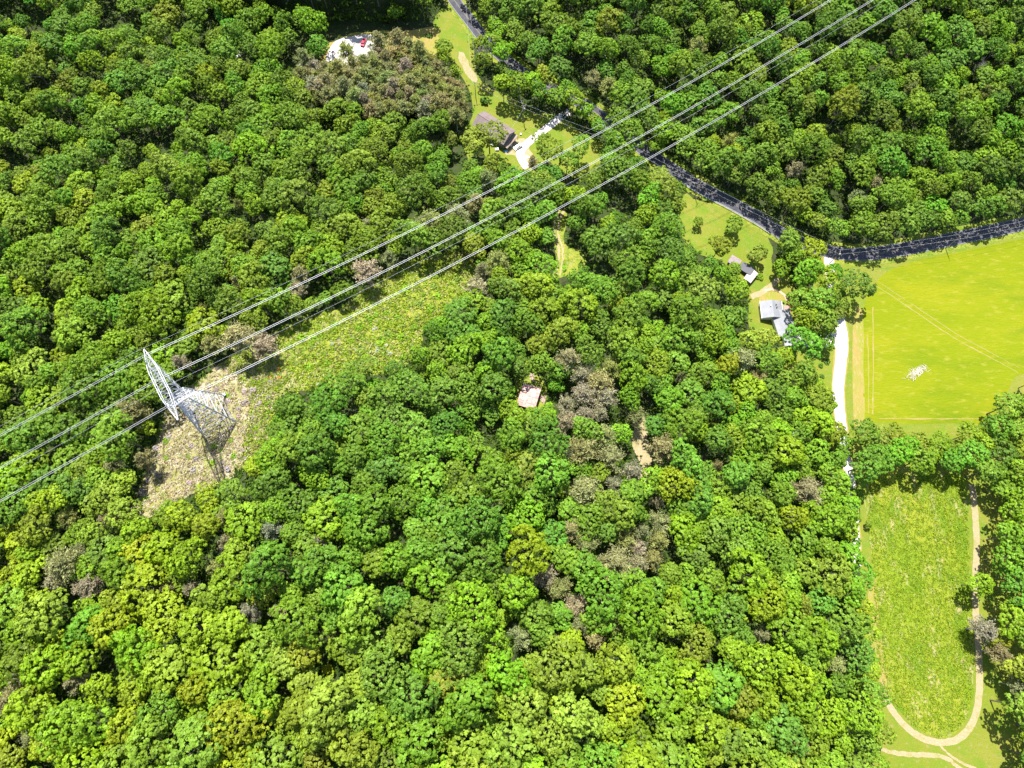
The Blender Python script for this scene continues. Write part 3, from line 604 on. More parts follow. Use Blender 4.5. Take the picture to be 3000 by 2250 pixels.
DEADS = [(2343,1512,30,2,'large bleached dead tree, the biggest bare one, near the lower right pines'),(1736,1060,26,0,'grey bare dead tree among the pines upper right of the rusty shed'),(1665,1325,20,0,'grey bare dead tree on the left side of the middle pine group'),
 (1418,150,30,0,'tall bare grey tree by the road bend above the brown-roofed house'),(506,1036,20,1,'curly bare grey tree just above the crossarm of the pylon'),(880,215,18,1,'bare grey tree left of the olive pine stand near the top'),
 (633,1613,11,2,'small bare tree left of the trio in the lower left wood'),(728,1681,13,2,'bare white branches below the brown pine in the lower left wood'),(646,1735,14,2,'bare fallen-looking grey tree in the lower left wood'),
 (515,1617,12,1,'small bare grey tree in the upper part of the lower left wood'),(235,1997,13,2,'bare white snag beside the brown pine at the bottom left'),(850,1782,14,2,'bare grey snag right of two brown pines in the lower left wood'),
 (130,668,10,1,'small lilac-grey bare tree in the dark wood at the left'),(2880,175,16,1,'bare grey tree in the dark wood at the upper right'),(1440,620,16,1,'bare grey tree under the middle cable pair left of centre'),(2590,2280,6,1,'')]
DEADS = DEADS[:-1]

# a row of tall trees hard along the far side of the road, which shades it
P_ = proj(np.column_stack([ROAD, T(ROAD[:, 0], ROAD[:, 1])])); acc = 0.0; nxt = 0.0
dR = np.gradient(ROAD, axis=0); dR /= np.linalg.norm(dR, axis=1)[:, None]
for i in range(1, len(ROAD)):
    acc += float(np.hypot(*(ROAD[i]-ROAD[i-1])))
    if P_[i, 0] < 1480 or 1560 < P_[i, 0] < 1770 or acc < nxt or P_[i, 0] > 3200: continue
    nxt = acc+rng.uniform(6.5, 9.0); k = int(rng.integers(0, 4)) if rng.random() < .7 else int(rng.integers(4, 8)); s_ = float(rng.uniform(.85, 1.05)); off_ = KIND[k]['R']*s_*.5+3.6+rng.uniform(-.4, 1.0)
    x, y = ROAD[i, 0]-dR[i, 1]*off_, ROAD[i, 1]+dR[i, 0]*off_; z = float(T(x, y)); q = proj([x, y, z+KIND[k]['zc']*s_])
    if any(math.hypot(q[0]-h[0], q[1]-h[1]) < 30 for h in HAND): continue
    add_tree(x, y, z, k, s_, zone_tone(q[0], q[1], rng), None, KIND[k]['R']*s_*6.2, float(q[0]), float(q[1]))
# canopy fill: dart throwing in the world, big crowns first
ax, ay, ar = [t['x'] for t in TREES], [t['y'] for t in TREES], [KIND[t['k']]['R']*t['s'] for t in TREES]
for p in pine_w: ax.append(p[0]); ay.append(p[1]); ar.append(p[3])
ROADS = [ROAD, DRV[:58]]
cell = {}
def put(i): cell.setdefault((int(ax[i]//8), int(ay[i]//8)), []).append(i)
for i in range(len(ax)): put(i)
def fits(x, y, r, f):
    cx, cy = int(x//8), int(y//8)
    for i in range(cx-2, cx+3):
        for j in range(cy-2, cy+3):
            for q in cell.get((i, j), ()):
                if (ax[q]-x)**2+(ay[q]-y)**2 < (f*(ar[q]+r))**2: return False
    return True
for kinds, ntry, f, smin, smax, low in (((0, 1, 2, 3), 5200, .68, .82, 1.15, False), ((4, 5, 6, 7), 22000, .66, .80, 1.15, False), ((8, 9), 9000, .72, .8, 1.25, True)):
    PXs = rng.uniform(-230, 3230, ntry); PYs = rng.uniform(-330, 2480, ntry)
    ks = rng.choice(kinds, ntry); ss = rng.uniform(smin, smax, ntry)
    ss = ss*np.interp(PYs, [300, 1300, 1700, 2250], [.92, 1.0, 1.05, 1.10])
    zv = rng.uniform(.82, 1.3, ntry); zv = np.where(ks >= 8, np.minimum(zv, 1.1), zv); zc = np.array([KIND[k]['zc'] for k in ks])*ss*zv; x, y, z = crown_world(PXs, PYs, zc)
    Rm = np.array([KIND[k]['R'] for k in ks])*ss; fz = y*st-(z+zc-CAMZ)*ct; rpx = Rm*FPX/fz
    bad = blocked(PXs, PYs, rpx)
    bp_ = proj(np.stack([x, y, z], -1))
    for P in OPEN: bad |= inpoly(bp_[:, 0], bp_[:, 1], P)
    for (gx_, gy_, gr) in GAPS:
        bad |= np.hypot(PXs-gx_, PYs-gy_) < gr+rpx*(.62 if not low else .15)
    sb = inpoly(PXs, PYs, SHADEBAND); bad |= sb & (rng.random(ntry) < (.5 if not low else .6))
    for C in ROADS:
        bad |= np.min(np.hypot(x[:, None]-C[None, ::2, 0], y[:, None]-C[None, ::2, 1]), 1) < 4.2
    # cleared strip under the cables: only low growth between the corridor and the yard
    strip = inpoly(PXs, PYs, [(1380,700),(1500,610),(1700,500),(1800,440),(1850,470),(1700,600),(1450,800)]); bad |= strip & (ks < 4)
    for i in np.nonzero(~bad)[0]:
        if fits(x[i], y[i], Rm[i], f if not low else .66):
            ax.append(x[i]); ay.append(y[i]); ar.append(Rm[i]*(1 if not low else .9)); put(len(ax)-1)
            add_tree(x[i], y[i], z[i], int(ks[i]), float(ss[i]), zone_tone(PXs[i], PYs[i], rng), None, float(rpx[i]), float(PXs[i]), float(PYs[i]), float(zv[i]))
inview = [t for t in TREES if -10 < t['px'] < 3010 and -10 < t['py'] < 2260]
hand = [t for t in inview if t['label']]
rest = sorted([t for t in TREES if t not in hand and t in inview], key=lambda t: -t['rpx'])
ind = hand+rest[:300-len(hand)]
ind_ids = set(id(t) for t in ind); stuff = [t for t in TREES if id(t) not in ind_ids]
print('trees', len(TREES), 'in view', len(inview), 'individual', len(ind), 'stuff', len(stuff), 'pines', len(PINES))

# ---------------------------------------------------------------- labels
def zone(px, py):
    c = 'at the left edge' if px < 220 else 'on the far left' if px < 600 else 'left of centre' if px < 1150 else 'near the centre line' if px < 1700 else 'right of centre' if px < 2150 else 'beside the meadow edge' if px < 2560 else 'by the right edge'
    r_ = 'at the very top' if py < 250 else 'in the upper part' if py < 700 else 'at mid height' if py < 1250 else 'in the lower middle' if py < 1700 else 'low down' if py < 2000 else 'along the bottom'
    return r_+', '+c
ORD = ['', 'second', 'third', 'fourth', 'fifth', 'sixth', 'seventh', 'eighth', 'ninth', 'tenth', 'eleventh', 'twelfth', 'thirteenth', 'fourteenth', 'fifteenth', 'sixteenth', 'seventeenth', 'eighteenth', 'nineteenth', 'twentieth', 'twenty-first', 'twenty-second', 'twenty-third', 'twenty-fourth', 'twenty-fifth', 'twenty-sixth', 'twenty-seventh', 'twenty-eighth']
def name_all(items, what):
    """unique, true labels: look + zone, and an ordinal from the left where the look repeats in a zone"""
    d = {}
    for it in items: d.setdefault((it['look'], zone(it['px'], it['py'])), []).append(it)
    for (look, zn), L_ in d.items():
        L_.sort(key=lambda t: t['px'])
        for i, t in enumerate(L_):
            if len(L_) == 1: t['label'] = f'{look} {what} {zn}'
            elif i == 0: t['label'] = f'leftmost {look} {what} {zn}'
            elif i == len(L_)-1: t['label'] = f'rightmost {look} {what} {zn}'
            else: t['label'] = f'{ORD[i]} {look} {what} from left, {zn}'
un = [t for t in ind if not t['label']]
for t in un:
    Rm = KIND[t['k']]['R']*t['s']; t['look'] = ('broad' if Rm > 6.4 else 'medium' if Rm > 5.4 else 'narrow')+' '+t['tone']
name_all(un, 'tree')

# ---------------------------------------------------------------- individual broadleaf trees
def blend_tone(t, f=.5):
    z = zone_mean(t['px'], t['py']); c = TONES[t['tone']]; return [c[i]*(1-f)+z[i]*f for i in range(3)]
def zone_mean(px, py):
    u, v = min(1, max(0, px/3000)), min(1, max(0, (py-3000 if py > 3000 else py)/2250))
    tl, tr, bl, br = (.112, .205, .012), (.110, .205, .014), (.235, .320, .020), (.195, .310, .026)
    if 750 < px < 2250 and 850 < py < 1950:
        k = min(1, (px-750)/250, (2250-px)/250, (py-850)/250, (1950-py)/250); c = (.112, .235, .020); b = zone_mean(px, py+3000) ; return [b[i]*(1-k*.7)+c[i]*k*.7 for i in range(3)]
    return [(tl[i]*(1-u)+tr[i]*u)*(1-v)+(bl[i]*(1-u)+br[i]*u)*v for i in range(3)]
def jcol(c, a=.12):
    j = rng.normal(0, a, 3)*np.array([.8, .4, 1]); b = 1+rng.normal(0, .08)
    return [max(.002, c[i]*b*(1+j[i])) for i in range(3)]
proto_obj = {}
for t in ind:
    K = KIND[t['k']]; root = empty('broadleaf_tree', (t['x'], t['y'], t['z']), t['rz'], (t['s'], t['s'], t['s']*t['sz']))
    tag(root, t['label'], 'tree', 'broadleaf trees of the wood and yards')
    c = bpy.data.objects.new('crown', K['crown']); COL.objects.link(c); c.parent = root; c.color = (*jcol(blend_tone(t, .45 if not t['label'] else .3)), 1)
    k_ = bpy.data.objects.new('trunk', K['trunk']); COL.objects.link(k_); k_.parent = root
    proto_obj.setdefault(t['k'], (c, k_))
# ---------------------------------------------------------------- the rest of the wood: one object
ks = sorted(proto_obj); kmap = {k: i for i, k in enumerate(ks)}
stuff = [t for t in stuff if t['k'] in kmap or True]
for k in range(10):
    if k not in kmap:                                   # kinds with no individual near: use the closest one
        kmap[k] = kmap[min(ks, key=lambda q: abs(KIND[q]['R']-KIND[k]['R']))]
me = bpy.data.meshes.new('forest_canopy'); me.from_pydata([(t['x'], t['y'], t['z']) for t in stuff], [], [])
for nm, ty, vals in (('rz', 'FLOAT', [t['rz'] for t in stuff]), ('sc', 'FLOAT', [t['s']*KIND[t['k']]['R']/KIND[ks[kmap[t['k']]]]['R'] for t in stuff]), ('idx', 'INT', [kmap[t['k']] for t in stuff])):
    a = me.attributes.new(nm, ty, 'POINT'); a.data.foreach_set('value', vals)
a = me.attributes.new('tint', 'FLOAT_COLOR', 'POINT'); a.data.foreach_set('color', np.array([[*jcol(blend_tone(t)), 1] for t in stuff], np.float32).ravel())
a = me.attributes.new('scv', 'FLOAT_VECTOR', 'POINT'); a.data.foreach_set('vector', np.array([(q_, q_, q_*t['sz']) for t, q_ in ((t, t['s']*KIND[t['k']]['R']/KIND[ks[kmap[t['k']]]]['R']) for t in stuff)], np.float32).ravel())
fo = bpy.data.objects.new('forest_canopy', me); COL.objects.link(fo)
tag(fo, 'dense green broadleaf wood covering the farther slopes behind the single trees', 'forest', kind='stuff')
ng = bpy.data.node_groups.new('forest', 'GeometryNodeTree'); ng.interface.new_socket('Geometry', in_out='INPUT', socket_type='NodeSocketGeometry'); ng.interface.new_socket('Geometry', in_out='OUTPUT', socket_type='NodeSocketGeometry')
N = ng.nodes; L = ng.links.new; gi = N.new('NodeGroupInput'); go = N.new('NodeGroupOutput'); iop = N.new('GeometryNodeInstanceOnPoints'); g2i = N.new('GeometryNodeGeometryToInstance')
for k in reversed(ks):
    oc = N.new('GeometryNodeObjectInfo'); oc.inputs['Object'].default_value = proto_obj[k][0]; oc.transform_space = 'ORIGINAL'
    ot = N.new('GeometryNodeObjectInfo'); ot.inputs['Object'].default_value = proto_obj[k][1]; ot.transform_space = 'ORIGINAL'
    sm = N.new('GeometryNodeSetMaterial'); sm.inputs['Material'].default_value = LEAF_I; L(oc.outputs['Geometry'], sm.inputs['Geometry'])
    jn = N.new('GeometryNodeJoinGeometry'); L(sm.outputs[0], jn.inputs[0]); L(ot.outputs['Geometry'], jn.inputs[0])
    gg = N.new('GeometryNodeGeometryToInstance'); L(jn.outputs[0], gg.inputs[0])
    if k == ks[-1]: jall = N.new('GeometryNodeJoinGeometry')
    L(gg.outputs[0], jall.inputs[0])
def attr(nm, ty):
    n_ = N.new('GeometryNodeInputNamedAttribute'); n_.data_type = ty; n_.inputs['Name'].default_value = nm; return [o_ for o_ in n_.outputs if o_.enabled][0]
mtp = N.new('GeometryNodeMeshToPoints'); L(gi.outputs[0], mtp.inputs[0]); L(mtp.outputs[0], iop.inputs['Points']); L(jall.outputs[0], iop.inputs['Instance'])
iop.inputs['Pick Instance'].default_value = True; L(attr('idx', 'INT'), iop.inputs['Instance Index'])
cx = N.new('ShaderNodeCombineXYZ'); L(attr('rz', 'FLOAT'), cx.inputs[2]); e2r = N.new('FunctionNodeEulerToRotation'); L(cx.outputs[0], e2r.inputs[0]); L(e2r.outputs[0], iop.inputs['Rotation']); L(attr('scv', 'FLOAT_VECTOR'), iop.inputs['Scale'])
L(iop.outputs[0], go.inputs[0])
md = fo.modifiers.new('forest', 'NODES'); md.node_group = ng

# ---------------------------------------------------------------- pines and dead trees
pl = []
PT = {'brown-olive': (.26, .265, .11), 'grey-brown': (.28, .265, .165), 'olive': (.235, .27, .08)}
for (x, y, z, Rm, px, py, rp) in pine_w:
    tone = list(PT)[rng.choice(3, p=(.40, .45, .15) if py > 450 else (.35, .1, .55))]; pl.append(dict(x=x, y=y, z=z, s=Rm/3.6, px=px, py=py, tone=tone, look=('large ' if rp > 29 else 'small ' if rp < 21 else 'middling ')+tone))
name_all(pl, 'feathery pine')
for t in pl:
    v = PINE[rng.integers(4)]; x, y, z = crown_world(t['px'], t['py'], 8.5*min(1.6, max(1.15, t['s'])))
    root = empty('pine_tree', (float(x), float(y), float(z)), rng.uniform(0, 6.28), (t['s'], t['s'], min(1.6, max(1.15, t['s'])))); tag(root, t['label'], 'pine', 'thin brownish pines scattered in the wood')
    c = bpy.data.objects.new('crown', v[0]); COL.objects.link(c); c.parent = root; c.color = (*jcol(PT[t['tone']], .08), 1)
    k_ = bpy.data.objects.new('trunk', v[1]); COL.objects.link(k_); k_.parent = root
for px, py, rp, v, lab in DEADS:
    x, y, z = crown_world(px, py, 8); f = float(y)*st-(float(z)+8-CAMZ)*ct; s = max(.6, rp*f/FPX/3.0)
    o = bpy.data.objects.new('dead_tree', DEAD[v]); COL.objects.link(o); hs = 1.6
    x, y, z = crown_world(px, py, 7*hs); o.location = (float(x), float(y), float(z)); o.scale = (s, s, hs); o.rotation_euler = (0, 0, rng.uniform(0, 6)); tag(o, lab, 'dead tree', 'bare dead trees in the wood')

# ---------------------------------------------------------------- shrubs and weeds
LILAC, OCHRE = (.34, .29, .275), (.42, .23, .04)
def shrub(px, py, rm, col, label, group=None, name='shrub', flat_=.8):
    x, y, z = g(px, py); o = bpy.data.objects.new(name, BUSH[rng.integers(3)]); COL.objects.link(o)
    o.location = (float(x), float(y), float(z)+.15*rm); o.scale = (rm, rm*rng.uniform(.85, 1.15), rm*flat_); o.rotation_euler = (0, 0, rng.uniform(0, 6)); o.color = (*jcol(col, .06), 1)
    tag(o, label, 'shrub', group); return o
shrub(2224,812,1.75,TONES['fresh green'],'round clipped green shrub between the sheds and the garden path', flat_=.95)
shrub(2421,1059,1.35,TONES['dark green'],'upper right of three small round shrubs on the lawn left of the driveway','round shrubs on the house lawn')
shrub(2404,1072,1.1,TONES['dark green'],'middle left of three small round shrubs on the lawn left of the driveway','round shrubs on the house lawn')
shrub(2407,1103,1.15,TONES['dark green'],'lowest of three small round shrubs on the lawn left of the driveway','round shrubs on the house lawn')
shrub(2385,1026,1.5,TONES['mid green'],'dark shrub on the lawn edge just below the garage apron')
shrub(1258,106,1.6,TONES['dark green'],'dark conical shrub in the tawny clearing at the top')
shrub(1423,300,2.3,TONES['dark green'],'dark green bush on the lawn above the brown-roofed house', flat_=1.2)
shrub(1412,215,1.6,TONES['mid green'],'green bush at the foot of the tall dead tree')
sl_ = []
def scatter(n_, poly, look, col, r0, r1, md_=14):
    c = 0
    for _ in range(n_*40):
        if c >= n_: break
        P = np.array(poly); a, b = rng.uniform(P[:, 0].min(), P[:, 0].max()), rng.uniform(P[:, 1].min(), P[:, 1].max())
        if inpoly(a, b, poly) and all(math.hypot(a-q['px'], b-q['py']) > md_ for q in sl_): sl_.append(dict(px=a, py=b, look=look, col=col, r=rng.uniform(r0, r1))); c += 1
scatter(34, PAD, 'lilac-grey', LILAC, .6, 1.25); scatter(20, PAD, 'small green', TONES['fresh green'], .5, 1.1); scatter(3, [(790,1080),(825,1080),(820,1110),(790,1110)], 'orange-brown', OCHRE, .6, .9, 8)
scatter(6, PAD, 'straw-coloured', (.42, .38, .2), .6, 1.1)
GC = [(840,1000),(1000,930),(1100,880),(1250,780),(1370,750),(1370,800),(1230,950),(1190,1050),(1000,1090),(850,1110)]
scatter(34, GC, 'low green', TONES['fresh green'], .8, 1.7); scatter(18, GC, 'pale green', TONES['pale green'], .8, 1.8)
for cx_, cy_, q, sp in ((1120,1025,9,24),(1100,962,3,10),(985,1010,5,26),(930,1130,3,14)): scatter(q, [(cx_-sp, cy_-sp*.6), (cx_+sp, cy_-sp*.6), (cx_+sp, cy_+sp*.6), (cx_-sp, cy_+sp*.6)], 'silvery white', (.33, .38, .30), .35, .8, 7)
def zone2(px, py):
    return ('in the green cleared corridor' if px > 830 else 'on the bare ground '+('above' if py < 1160 else 'right of' if px > 700 else 'left of' if py < 1300 and px < 600 else 'below')+' the pylon')+(', upper half' if py < 1000 and px > 830 else ', lower half' if px > 830 else '')
d = {}
for t in sl_: d.setdefault((t['look'], zone2(t['px'], t['py'])), []).append(t)
for (look, zn), L_ in d.items():
    L_.sort(key=lambda t: t['px'])
    for i, t in enumerate(L_):
        pre = '' if len(L_) == 1 else 'leftmost ' if i == 0 else 'rightmost ' if i == len(L_)-1 else ORD[i]+' from left, '
        shrub(t['px'], t['py'], t['r'], t['col'], f'{pre}{look} bush {zn}', 'low bushes of the cleared corridor', 'bush', .7)
def tufts(name, poly, n_, cols, size, label, cat, mat_spec=.1, blades=7, avoid=()):
    P = np.array(poly); xs = []; 
    a = rng.uniform(P[:, 0].min(), P[:, 0].max(), n_*3); b = rng.uniform(P[:, 1].min(), P[:, 1].max(), n_*3)
    k = inpoly(a, b, poly)
    for Q in avoid: k &= ~inpoly(a, b, Q)
    a, b = a[k][:n_], b[k][:n_]; x, y, z = g(a, b)
    if len(avoid) > 1:
        k = np.ones(len(x), bool)
        for C_ in (ROAD, DRV): k &= np.array([np.min(np.hypot(C_[:, 0]-p, C_[:, 1]-q)) for p, q in zip(x, y)]) > 4
        x, y, z = x[k], y[k], z[k]
    C = np.stack([x, y, z], -1); m_ = len(C)
    ci = rng.integers(len(cols), size=m_); s = size*rng.uniform(.5, 1.5, m_)
    off = rng.normal(0, 1, (m_, blades, 3))*s[:, None, None]*np.array([.7, .7, .25]); off[..., 2] = np.abs(off[..., 2])+.1
    Pp = (C[:, None]+off).reshape(-1, 3); Nn = rng.normal(size=Pp.shape)+np.array([0, 0, .8]); V, F_ = leaf_quads(Pp, Nn, size*.55, 2.6)
    me = mesh_np(name, V, F_); fc = np.repeat(ci, blades)
    for c in cols: me.materials.append(leaf_mat(name+'_blade', fixed=c, spec=mat_spec, trans=.25))
    me.polygons.foreach_set('material_index', fc.astype(np.int32)); at = me.attributes.new('shade', 'FLOAT', 'FACE'); at.data.foreach_set('value', rng.uniform(.7, 1.3, len(F_)).astype(np.float32))
    o = bpy.data.objects.new(name, me); COL.objects.link(o); tag(o, label, cat, kind='stuff')
tufts('weeds', CORR, 6500, [(.20, .29, .02), (.26, .32, .03), (.15, .25, .015), (.30, .30, .12)], .75, 'rank green weeds covering the cleared cable corridor', 'weeds', avoid=([(380,1515),(500,1180),(650,1068),(740,1150),(700,1380),(460,1505)],))
tufts('dry_stalks', PAD, 2600, [(.36, .31, .18), (.46, .41, .31), (.24, .28, .05), (.33, .27, .19), (.18, .14, .09)], .5, 'dry tan stalks and litter on the bare ground round the pylon', 'dry grass')
tufts('meadow_grass', LOW, 7000, [(.19, .28, .012), (.24, .31, .02), (.14, .23, .012)], .42, 'tall uncut grass of the rough lower meadow', 'grass')
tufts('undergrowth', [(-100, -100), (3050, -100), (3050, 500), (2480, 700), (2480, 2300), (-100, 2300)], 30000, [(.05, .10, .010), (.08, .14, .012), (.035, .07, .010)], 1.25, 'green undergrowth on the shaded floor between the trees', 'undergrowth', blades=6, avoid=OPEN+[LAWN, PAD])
# ---------------------------------------------------------------- transmission pylon
A_, B_, C_ = [Vector((*[float(q) for q in unp(*p, 38)], 38)) for p in ((607,1289),(699,1239),(655,1157))]
cen = (A_+C_)/2; gz = float(T(cen.x, cen.y)); yaw = R(31.5)
py_ = empty('transmission_pylon', (cen.x, cen.y, gz), yaw); tag(py_, 'tall grey steel lattice pylon with one long crossarm, standing on the bare cleared ground', 'pylon')
HB, ZW, ZA = 6.0, 27.0, 38.5        # base half width, waist height, crossarm height; local x along the line, y along the arm
legs = [(1, 1), (1, -1), (-1, 1), (-1, -1)]
def half(z): return HB+(1.9-HB)*z/ZW
for sx_, sy_ in legs:
    mb = MB(); mb.tube((sx_*HB, sy_*HB, -.6), (sx_*half(ZW), sy_*half(ZW), ZW), .25, .18, 6); mb.box((sx_*HB, sy_*HB, .15), (1.0, 1.0, .5)); mb.build('leg', STEEL, py_)
mb = MB(); zs = [0, 6.5, 12.2, 17, 21, 24.2, 27]
for i in range(len(zs)-1):
    z0, z1 = zs[i], zs[i+1]; h0, h1 = half(z0), half(z1)
    for (a, b) in (((1, 1), (1, -1)), ((1, -1), (-1, -1)), ((-1, -1), (-1, 1)), ((-1, 1), (1, 1))):
        p0, p1 = (a[0]*h0, a[1]*h0, z0), (b[0]*h0, b[1]*h0, z0); q0, q1 = (a[0]*h1, a[1]*h1, z1), (b[0]*h1, b[1]*h1, z1)
        if i == 0:
            m0 = tuple((u+v)/2 for u, v in zip(q0, q1)); mb.tube(p0, m0, .08); mb.tube(p1, m0, .08)
            for t in (.33, .66):
                pa = [u+(v-u)*t for u, v in zip(p0, m0)]; qa = [u+(v-u)*t for u, v in zip(p0, q0)]; mb.tube(pa, qa, .05)
                pa = [u+(v-u)*t for u, v in zip(p1, m0)]; qa = [u+(v-u)*t for u, v in zip(p1, q1)]; mb.tube(pa, qa, .05)
        else: mb.tube(p0, q1, .085); mb.tube(p1, q0, .085)
        mb.tube(q0, q1, .14)
        mz = (z0+z1)/2; hm = half(mz); mb.tube((a[0]*hm, a[1]*hm, mz), (b[0]*hm, b[1]*hm, mz), .055)
    mb.tube((h1, h1, z1), (-h1, -h1, z1), .06); mb.tube((-h1, h1, z1), (h1, -h1, z1), .06)
mb.build('lattice_body', STEEL, py_)
mb = MB(); hw = half(ZW)
for s_ in (1, -1):                 # the two arms of the window that carry the crossarm
    top = 7.2*s_
    def pw(t, sx_, inner): 
        w = .9+.45*(1-t); y0 = s_*(hw if not inner else -hw*0.1); yt = top+(1.0*s_ if not inner else -1.0*s_); return Vector((sx_*w, y0+(yt-y0)*t, ZW+(ZA-ZW)*t))
    for sx_ in (1, -1):
        for inner in (0, 1): mb.tube(pw(0, sx_, inner), pw(1, sx_, inner), .12)
    nn = 6
    for i in range(nn):
        t0, t1 = i/nn, (i+1)/nn
        for sx_ in (1, -1): mb.tube(pw(t0, sx_, i % 2), pw(t1, sx_, 1-i % 2), .06); mb.tube(pw(t1, sx_, 0), pw(t1, sx_, 1), .05)
        for inner in (0, 1): mb.tube(pw(t0, 1, inner), pw(t1, -1, inner), .06); mb.tube(pw(t1, 1, inner), pw(t1, -1, inner), .05)
mb.build('window_frame', STEEL, py_)
mb = MB(); AH = 12.9; nn = 12
def arm(y, sx_, up):
    w = .12+1.25*min(1, (AH-abs(y))/8.0); zb = ZA+ (0 if abs(y) < 7.5 else (abs(y)-7.5)*.12)
    return Vector((sx_*w, y, zb+(up*(1.8 if abs(y) < 7.5 else 1.8*(AH-abs(y))/(AH-7.5)*.8+.1))))
ys = np.linspace(-AH, AH, nn+1)
for i in range(nn):
    a, b = ys[i], ys[i+1]
    for sx_ in (1, -1):
        for up in (0, 1): mb.tube(arm(a, sx_, up), arm(b, sx_, up), .10, n=5)
        mb.tube(arm(a, sx_, i % 2), arm(b, sx_, 1-i % 2), .045); mb.tube(arm(b, sx_, 0), arm(b, sx_, 1), .04)
    for up in (0, 1): mb.tube(arm(a, (-1)**i, up), arm(b, -(-1)**i, up), .045); mb.tube(arm(b, 1, up), arm(b, -1, up), .045)
mb.build('crossarm', STEEL, py_)
for s_ in (1, -1):
    mb = MB(); 
    for sx_ in (1, -1):
        mb.tube((sx_*.9, s_*8.2, ZA+1.7), (0, s_*7.2, ZA+4.6), .08); mb.tube((sx_*.9, s_*6.2, ZA+1.7), (0, s_*7.2, ZA+4.6), .08)
    mb.build('earth_wire_peak', STEEL, py_)
PORC = flat('porcelain', (.22, .17, .15), .3)
SP = 9.15; ZC = ZA-3.2
for s_ in (1, 0, -1):
    mb = MB(); mb.tube((0, s_*SP, ZA), (0, s_*SP, ZC), .04)
    for q in range(12): mb.tube((0, s_*SP, ZA-.3-q*.22), (0, s_*SP, ZA-.42-q*.22), .15, .08, 8)
    mb.box((0, s_*SP, ZC), (.25, .6, .08)); mb.build('insulator_string', PORC, py_)
# conductors: catenaries on both sides of the pylon
Z0 = gz+ZC; ly = R(32.53); ex = Vector((math.cos(ly), math.sin(ly), 0)); ey = Vector((-math.sin(ly), math.cos(ly), 0))
HAZ = 72.0
# fitted slopes for an attachment height of 72 m, rescaled about the camera so that the picture stays the same
kf = (CAMZ-Z0)/(CAMZ-HAZ); x0f, y0f, spf = -107.566*kf, 63.424*kf, 9.37*kf
def wire_pt(t, off, dz=0.0, dy=0.0):
    tt = t/kf; z = 72.0+((-.161*tt+.427*tt*tt/1000) if t > 0 else (.019*tt+.186*tt*tt/1000))
    P = Vector((x0f, y0f, 0))+ex*t+ey*(off+dy); P.z = CAMZ-(CAMZ-z)*kf+dz; return P
names = {1: 'upper', 0: 'middle', -1: 'lower'}
for s_ in (1, 0, -1):
    for q, tw in enumerate((.27, -.27)):
        mb = MB(); mb.path([wire_pt(t, s_*spf, 0, tw) for t in list(range(-260, 0, 10))+list(range(0, 560, 10))], .05, 6)
        o = mb.build('power_cable', CABLE); tag(o, f'{"farther" if q == 0 else "nearer"} cable of the {names[s_]} of the three twin cable pairs crossing the photo', 'power cable', 'heavy cables carried by the pylon')
for s_ in (1, -1):
    mb = MB(); mb.path([wire_pt(t, s_*7.2*kf, 4.6+3.2+(.006*t if t > 0 else 0), 0) for t in range(-260, 560, 10)], .022, 5)
    o = mb.build('earth_wire', CABLE); tag(o, f'thin earth wire above the {"upper" if s_ == 1 else "lower"} twin cables of the pylon', 'wire', 'thin earth wires over the pylon')

# ---------------------------------------------------------------- roadside poles and wires
POLEW = flat('pole_wood', (.24, .2, .17), .9, var=.2)
poles = []
def pole(px, py, ang, H, label, trans=True):
    p = gp(px, py); root = empty('utility_pole', p, ang); tag(root, label, 'utility pole', 'wooden poles of the roadside line')
    MB().tube((0, 0, -.5), (0, 0, H), .19, .12, 8).build('post', POLEW, root)
    MB().box((0, 0, H-.5), (.12, 2.6, .14)).build('crossarm', POLEW, root)
    if trans:
        MB().tube((.32, 0, H-2.2), (.32, 0, H-1.2), .27, .27, 10).build('transformer', flat('grey_enamel', (.35, .36, .37), .5), root)
    for s_ in (-1.1, 0, 1.1): MB().tube((0, s_, H-.43), (0, s_, H-.15), .06, .035, 6).build('insulator', PORC, root)
    poles.append((p, ang, H)); return root
pole(1372, 40, R(-50), 10.5, 'wooden utility pole at the roadside near the top of the photo', False)
pole(1394, 286, R(-70), 10, 'wooden pole at the narrow upper end of the lawn', False)
pole(1534, 357, R(-33), 10.8, 'wooden utility pole with transformer in the middle of the sunny lawn')
pole(1795, 452, R(-33), 10.5, 'wooden pole between trees where the wires leave the yard', False)
pole(2035, 575, R(-30), 10.5, 'wooden pole at the road by the sunny clearing', False)
pole(2430, 772, R(-20), 10.5, 'wooden pole in deep shade where the driveway meets the road')
pole(2770, 728, R(8), 10.5, 'wooden pole between the shaded road and the hay field', False)
pole(3080, 660, R(12), 10.5, 'wooden pole at the right edge beside the road', False)
def sagline(a, b, sag, n_=14): return [a+(b-a)*(i/n_)+Vector((0, 0, -4*sag*(i/n_)*(1-i/n_))) for i in range(n_+1)]
segn = ['from the top edge to the narrow lawn', 'from the narrow lawn to the transformer pole', 'from the transformer pole over the gravel drive', 'over the trees beside the shaded road', 'along the shaded road above the sheds', 'beside the shaded road above the hay field', 'at the right end of the shaded road']
for i in range(len(poles)-1):
    (p, a, H), (q, b, H2) = poles[i], poles[i+1]
    for s_ in (-1.1, 1.1):
        pa = p+Vector((-math.sin(a)*s_, math.cos(a)*s_, H-.15)); qb = q+Vector((-math.sin(b)*s_, math.cos(b)*s_, H2-.15))
        o = MB().path(sagline(pa, qb, .7), .022, 5).build('overhead_wire', CABLE); tag(o, f'{"farther" if s_ > 0 else "nearer"} overhead wire running {segn[i]}', 'wire', 'wires of the roadside line')
